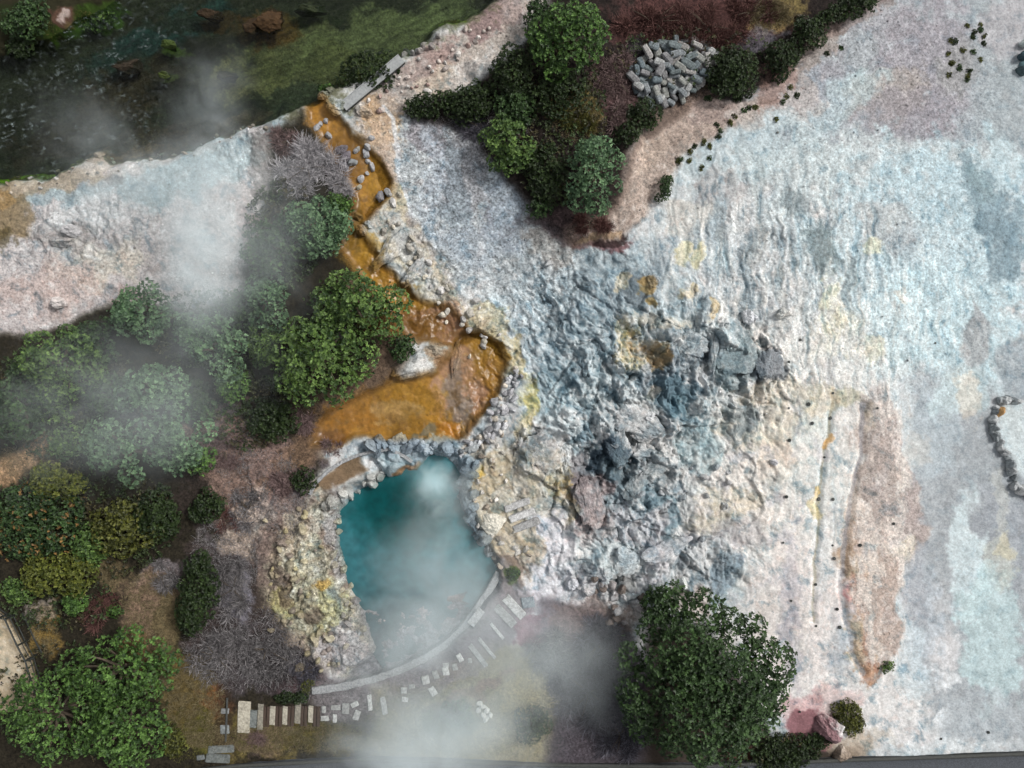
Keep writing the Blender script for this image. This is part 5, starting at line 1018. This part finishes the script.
# pebbles
D1, F1 = ico(1)
def pebbles(name, n, fn, seed, label):
    g = np.random.RandomState(seed); x, y = g.uniform(-20,1044,n*3), g.uniform(-20,788,n*3)
    i = np.clip(np.searchsorted(gx, x), 0, NX-1); j = np.clip(np.searchsorted(gy, y), 0, NY-1)
    k = g.rand(n*3) < np.clip(GR[j,i]*2.0+RK[j,i]*.35-.26, 0, 1)*sst(70, 130, C[j,i].mean(1)); x, y, i, j = x[k][:n], y[k][:n], i[k][:n], j[k][:n]; n = len(x)
    r = .025+.055*g.rand(n)**3.5; dd = D1[None]*(r[:, None]*g.uniform(.6, 1.3, (n, 3)))[:, None, :]*g.uniform(.8,1.2,(n, len(D1), 1))
    V = dd+np.stack([(x-512)*S, (384-y)*S, Z[j,i]+r*.3], 1)[:, None, :]
    c = np.clip(C[j,i]*g.uniform(.75, 1.3, (n,1)), 10, 226)
    F = (F1[None]+(np.arange(n)*len(D1))[:, None, None]).reshape(-1, 3)
    tag(mesh(name, V.reshape(-1,3), F, M_ROCK, lin_(np.repeat(c, len(D1), 0))), label, 'gravel', kind='stuff')
pebbles('gravel', 15000, None, 9, 'loose gravel and pebbles strewn over the pale ground')
# ------------------------------------------------------------------ steam
def steam(label, px, py, zc, rx, ry, rz_, dens, ang=0, nscale=1.6, seed=0, thr=.42, col=(.87,.955,.985)):
    V, F = ico(3)
    X, Y, _ = wp(px, py, 0, zc)
    o = mesh('steam', V, F, None or bpy.data.materials.new('steam'), None, True, None, (X, Y, zc)); o.scale = (rx*S, ry*S, rz_); o.rotation_euler[2] = R(-ang)
    m = o.data.materials[0]; m.use_nodes = True; nt = m.node_tree; nt.nodes.clear()
    out = N(nt, 'ShaderNodeOutputMaterial'); v = N(nt, 'ShaderNodeVolumePrincipled'); v.inputs['Color'].default_value = (*col, 1); v.inputs['Anisotropy'].default_value = -.25
    tc = N(nt, 'ShaderNodeTexCoord'); ln = N(nt, 'ShaderNodeVectorMath', operation='LENGTH'); nt.links.new(tc.outputs['Object'], ln.inputs[0])
    fall = N(nt, 'ShaderNodeMapRange', interpolation_type='SMOOTHSTEP'); fall.inputs[1].default_value = 1.; fall.inputs[2].default_value = .0; nt.links.new(ln.outputs['Value'], fall.inputs[0])
    mp = N(nt, 'ShaderNodeMapping'); k = nscale; mn = min(rx, ry); mp.inputs['Scale'].default_value = (k*rx/mn, k*ry/mn, k*.7); mp.inputs['Location'].default_value = (seed*3.7, seed*1.3, seed*2.1)
    nt.links.new(tc.outputs['Object'], mp.inputs[0]); no = N(nt, 'ShaderNodeTexNoise', Scale=1., Detail=5., Roughness=.58, Distortion=1.1); nt.links.new(mp.outputs[0], no.inputs['Vector'])
    nr = N(nt, 'ShaderNodeMapRange'); nr.inputs[1].default_value = .25; nr.inputs[2].default_value = .75; nr.inputs[3].default_value = -.95-(thr-.36)*3; nr.inputs[4].default_value = .62; nt.links.new(no.outputs['Fac'], nr.inputs[0])
    m0 = N(nt, 'ShaderNodeMath', operation='ADD'); m0.use_clamp = True; nt.links.new(fall.outputs[0], m0.inputs[0]); nt.links.new(nr.outputs[0], m0.inputs[1])
    ms = N(nt, 'ShaderNodeMath', operation='MULTIPLY_ADD'); ms.inputs[1].default_value = .22; nt.links.new(fall.outputs[0], ms.inputs[0]); nt.links.new(m0.outputs[0], ms.inputs[2])
    m1 = N(nt, 'ShaderNodeMath', operation='MULTIPLY'); nt.links.new(fall.outputs[0], m1.inputs[0]); nt.links.new(ms.outputs[0], m1.inputs[1])
    m2 = N(nt, 'ShaderNodeMath', operation='MULTIPLY'); m2.inputs[1].default_value = dens*1.9; nt.links.new(m1.outputs[0], m2.inputs[0]); nt.links.new(m2.outputs[0], v.inputs['Density'])
    nt.links.new(v.outputs[0], out.inputs['Volume']); m.cycles.volume_step_rate = 1.2
    return tag(o, label, 'steam', kind='stuff')
steam('densest white blue steam column over the pale flats', 208,245, 3.6, 78,165,3.4, .20, 12, 1.2, 1, .38)
steam('steam drifting over the trees on the left', 115,400, 6.4, 230,125,3.2, .036, -12, 2.2, 2, .40)
steam('steam patch over the lobed grey green tree', 150,425, 7.2, 110,75,2.4, .03, -20, 1.6, 3, .40)
steam('thin steam over the pale flats near the river', 150,190, 2.6, 210,90,2.6, .09, -15, 1.8, 4, .40)
steam('thin steam over the dim steamy tree', 265,255, 5.0, 95,150,3.0, .045, 12, 1.7, 5, .40)
steam('faint steam wisps on the river at the left', 85,132, 1.6, 95,75,2.0, .045, 25, 2.0, 6, .42)
steam('faint steam wisps on the river near the shore', 208,105, 1.9, 70,95,2.2, .06, 20, 1.9, 7, .40)
steam('white steam rising over the hot pool', 440,570, 1.9, 120,105,2.8, .125, -15, 1.7, 8, .38)
steam('small white puff over the inflow of the hot pool', 438,490, 1.2, 60,50,1.6, .30, 30, 1.9, 13, .40)
steam('steam spreading over the mud below the hot pool', 425,640, 2.2, 150,90,2.8, .135, -25, 1.6, 9, .36)
steam('thick steam bank over the misty lawn', 430,745, 3.0, 180,110,3.6, .19, -5, 1.6, 10, .36)
steam('steam over the treads right of the kerb', 520,655, 2.6, 120,110,3.0, .11, -35, 1.7, 11, .38)
steam('pinkish mist over the bare shrubs left of the largest tree', 580,665, 2.8, 90,110,2.4, .06, 0, 1.7, 12, .40)
# ------------------------------------------------------------------ light, camera, world
SUN_EL, SUN_AZ = 48, 62        # azimuth measured from +Y (up in the picture) towards +X (right)
sun = bpy.data.lights.new('sun', 'SUN'); sun.energy = 2.0; sun.angle = R(9); sun.color = (1, .96, .90)
so = link(bpy.data.objects.new('sun', sun)); so.rotation_euler = (R(90-SUN_EL), 0, R(180-SUN_AZ)); so.location = (20, 10, 60)
w = bpy.data.worlds.new('World'); sc.world = w; w.use_nodes = True; nt = w.node_tree
sky = N(nt, 'ShaderNodeTexSky', sky_type='NISHITA'); sky.sun_disc = False; sky.sun_elevation = R(SUN_EL); sky.sun_rotation = R(SUN_AZ); sky.air_density = 1.; sky.dust_density = 4.
bg = nt.nodes['Background']; bg.inputs['Strength'].default_value = .10; hs = N(nt, 'ShaderNodeHueSaturation', Saturation=.12); nt.links.new(sky.outputs[0], hs.inputs['Color']); nt.links.new(hs.outputs[0], bg.inputs['Color'])
cam = bpy.data.cameras.new('camera'); cam.lens = LENS; cam.sensor_width = 36; cam.clip_end = 2000; cam.clip_start = .5
co = link(bpy.data.objects.new('camera', cam)); co.location = (0, 0, H); co.rotation_euler = (0, 0, 0); sc.camera = co
sc.view_settings.view_transform = 'Standard'; sc.view_settings.look = 'None'; sc.view_settings.exposure = 0.30; sc.view_settings.gamma = 1
cy = sc.cycles; cy.use_denoising = True
try: cy.denoiser = 'OPENIMAGEDENOISE'
except Exception: pass
cy.max_bounces = 6; cy.diffuse_bounces = 2; cy.glossy_bounces = 2; cy.transmission_bounces = 2; cy.transparent_max_bounces = 8; cy.volume_bounces = 3
cy.volume_max_steps = 64; cy.use_adaptive_sampling = True; cy.adaptive_threshold = .03
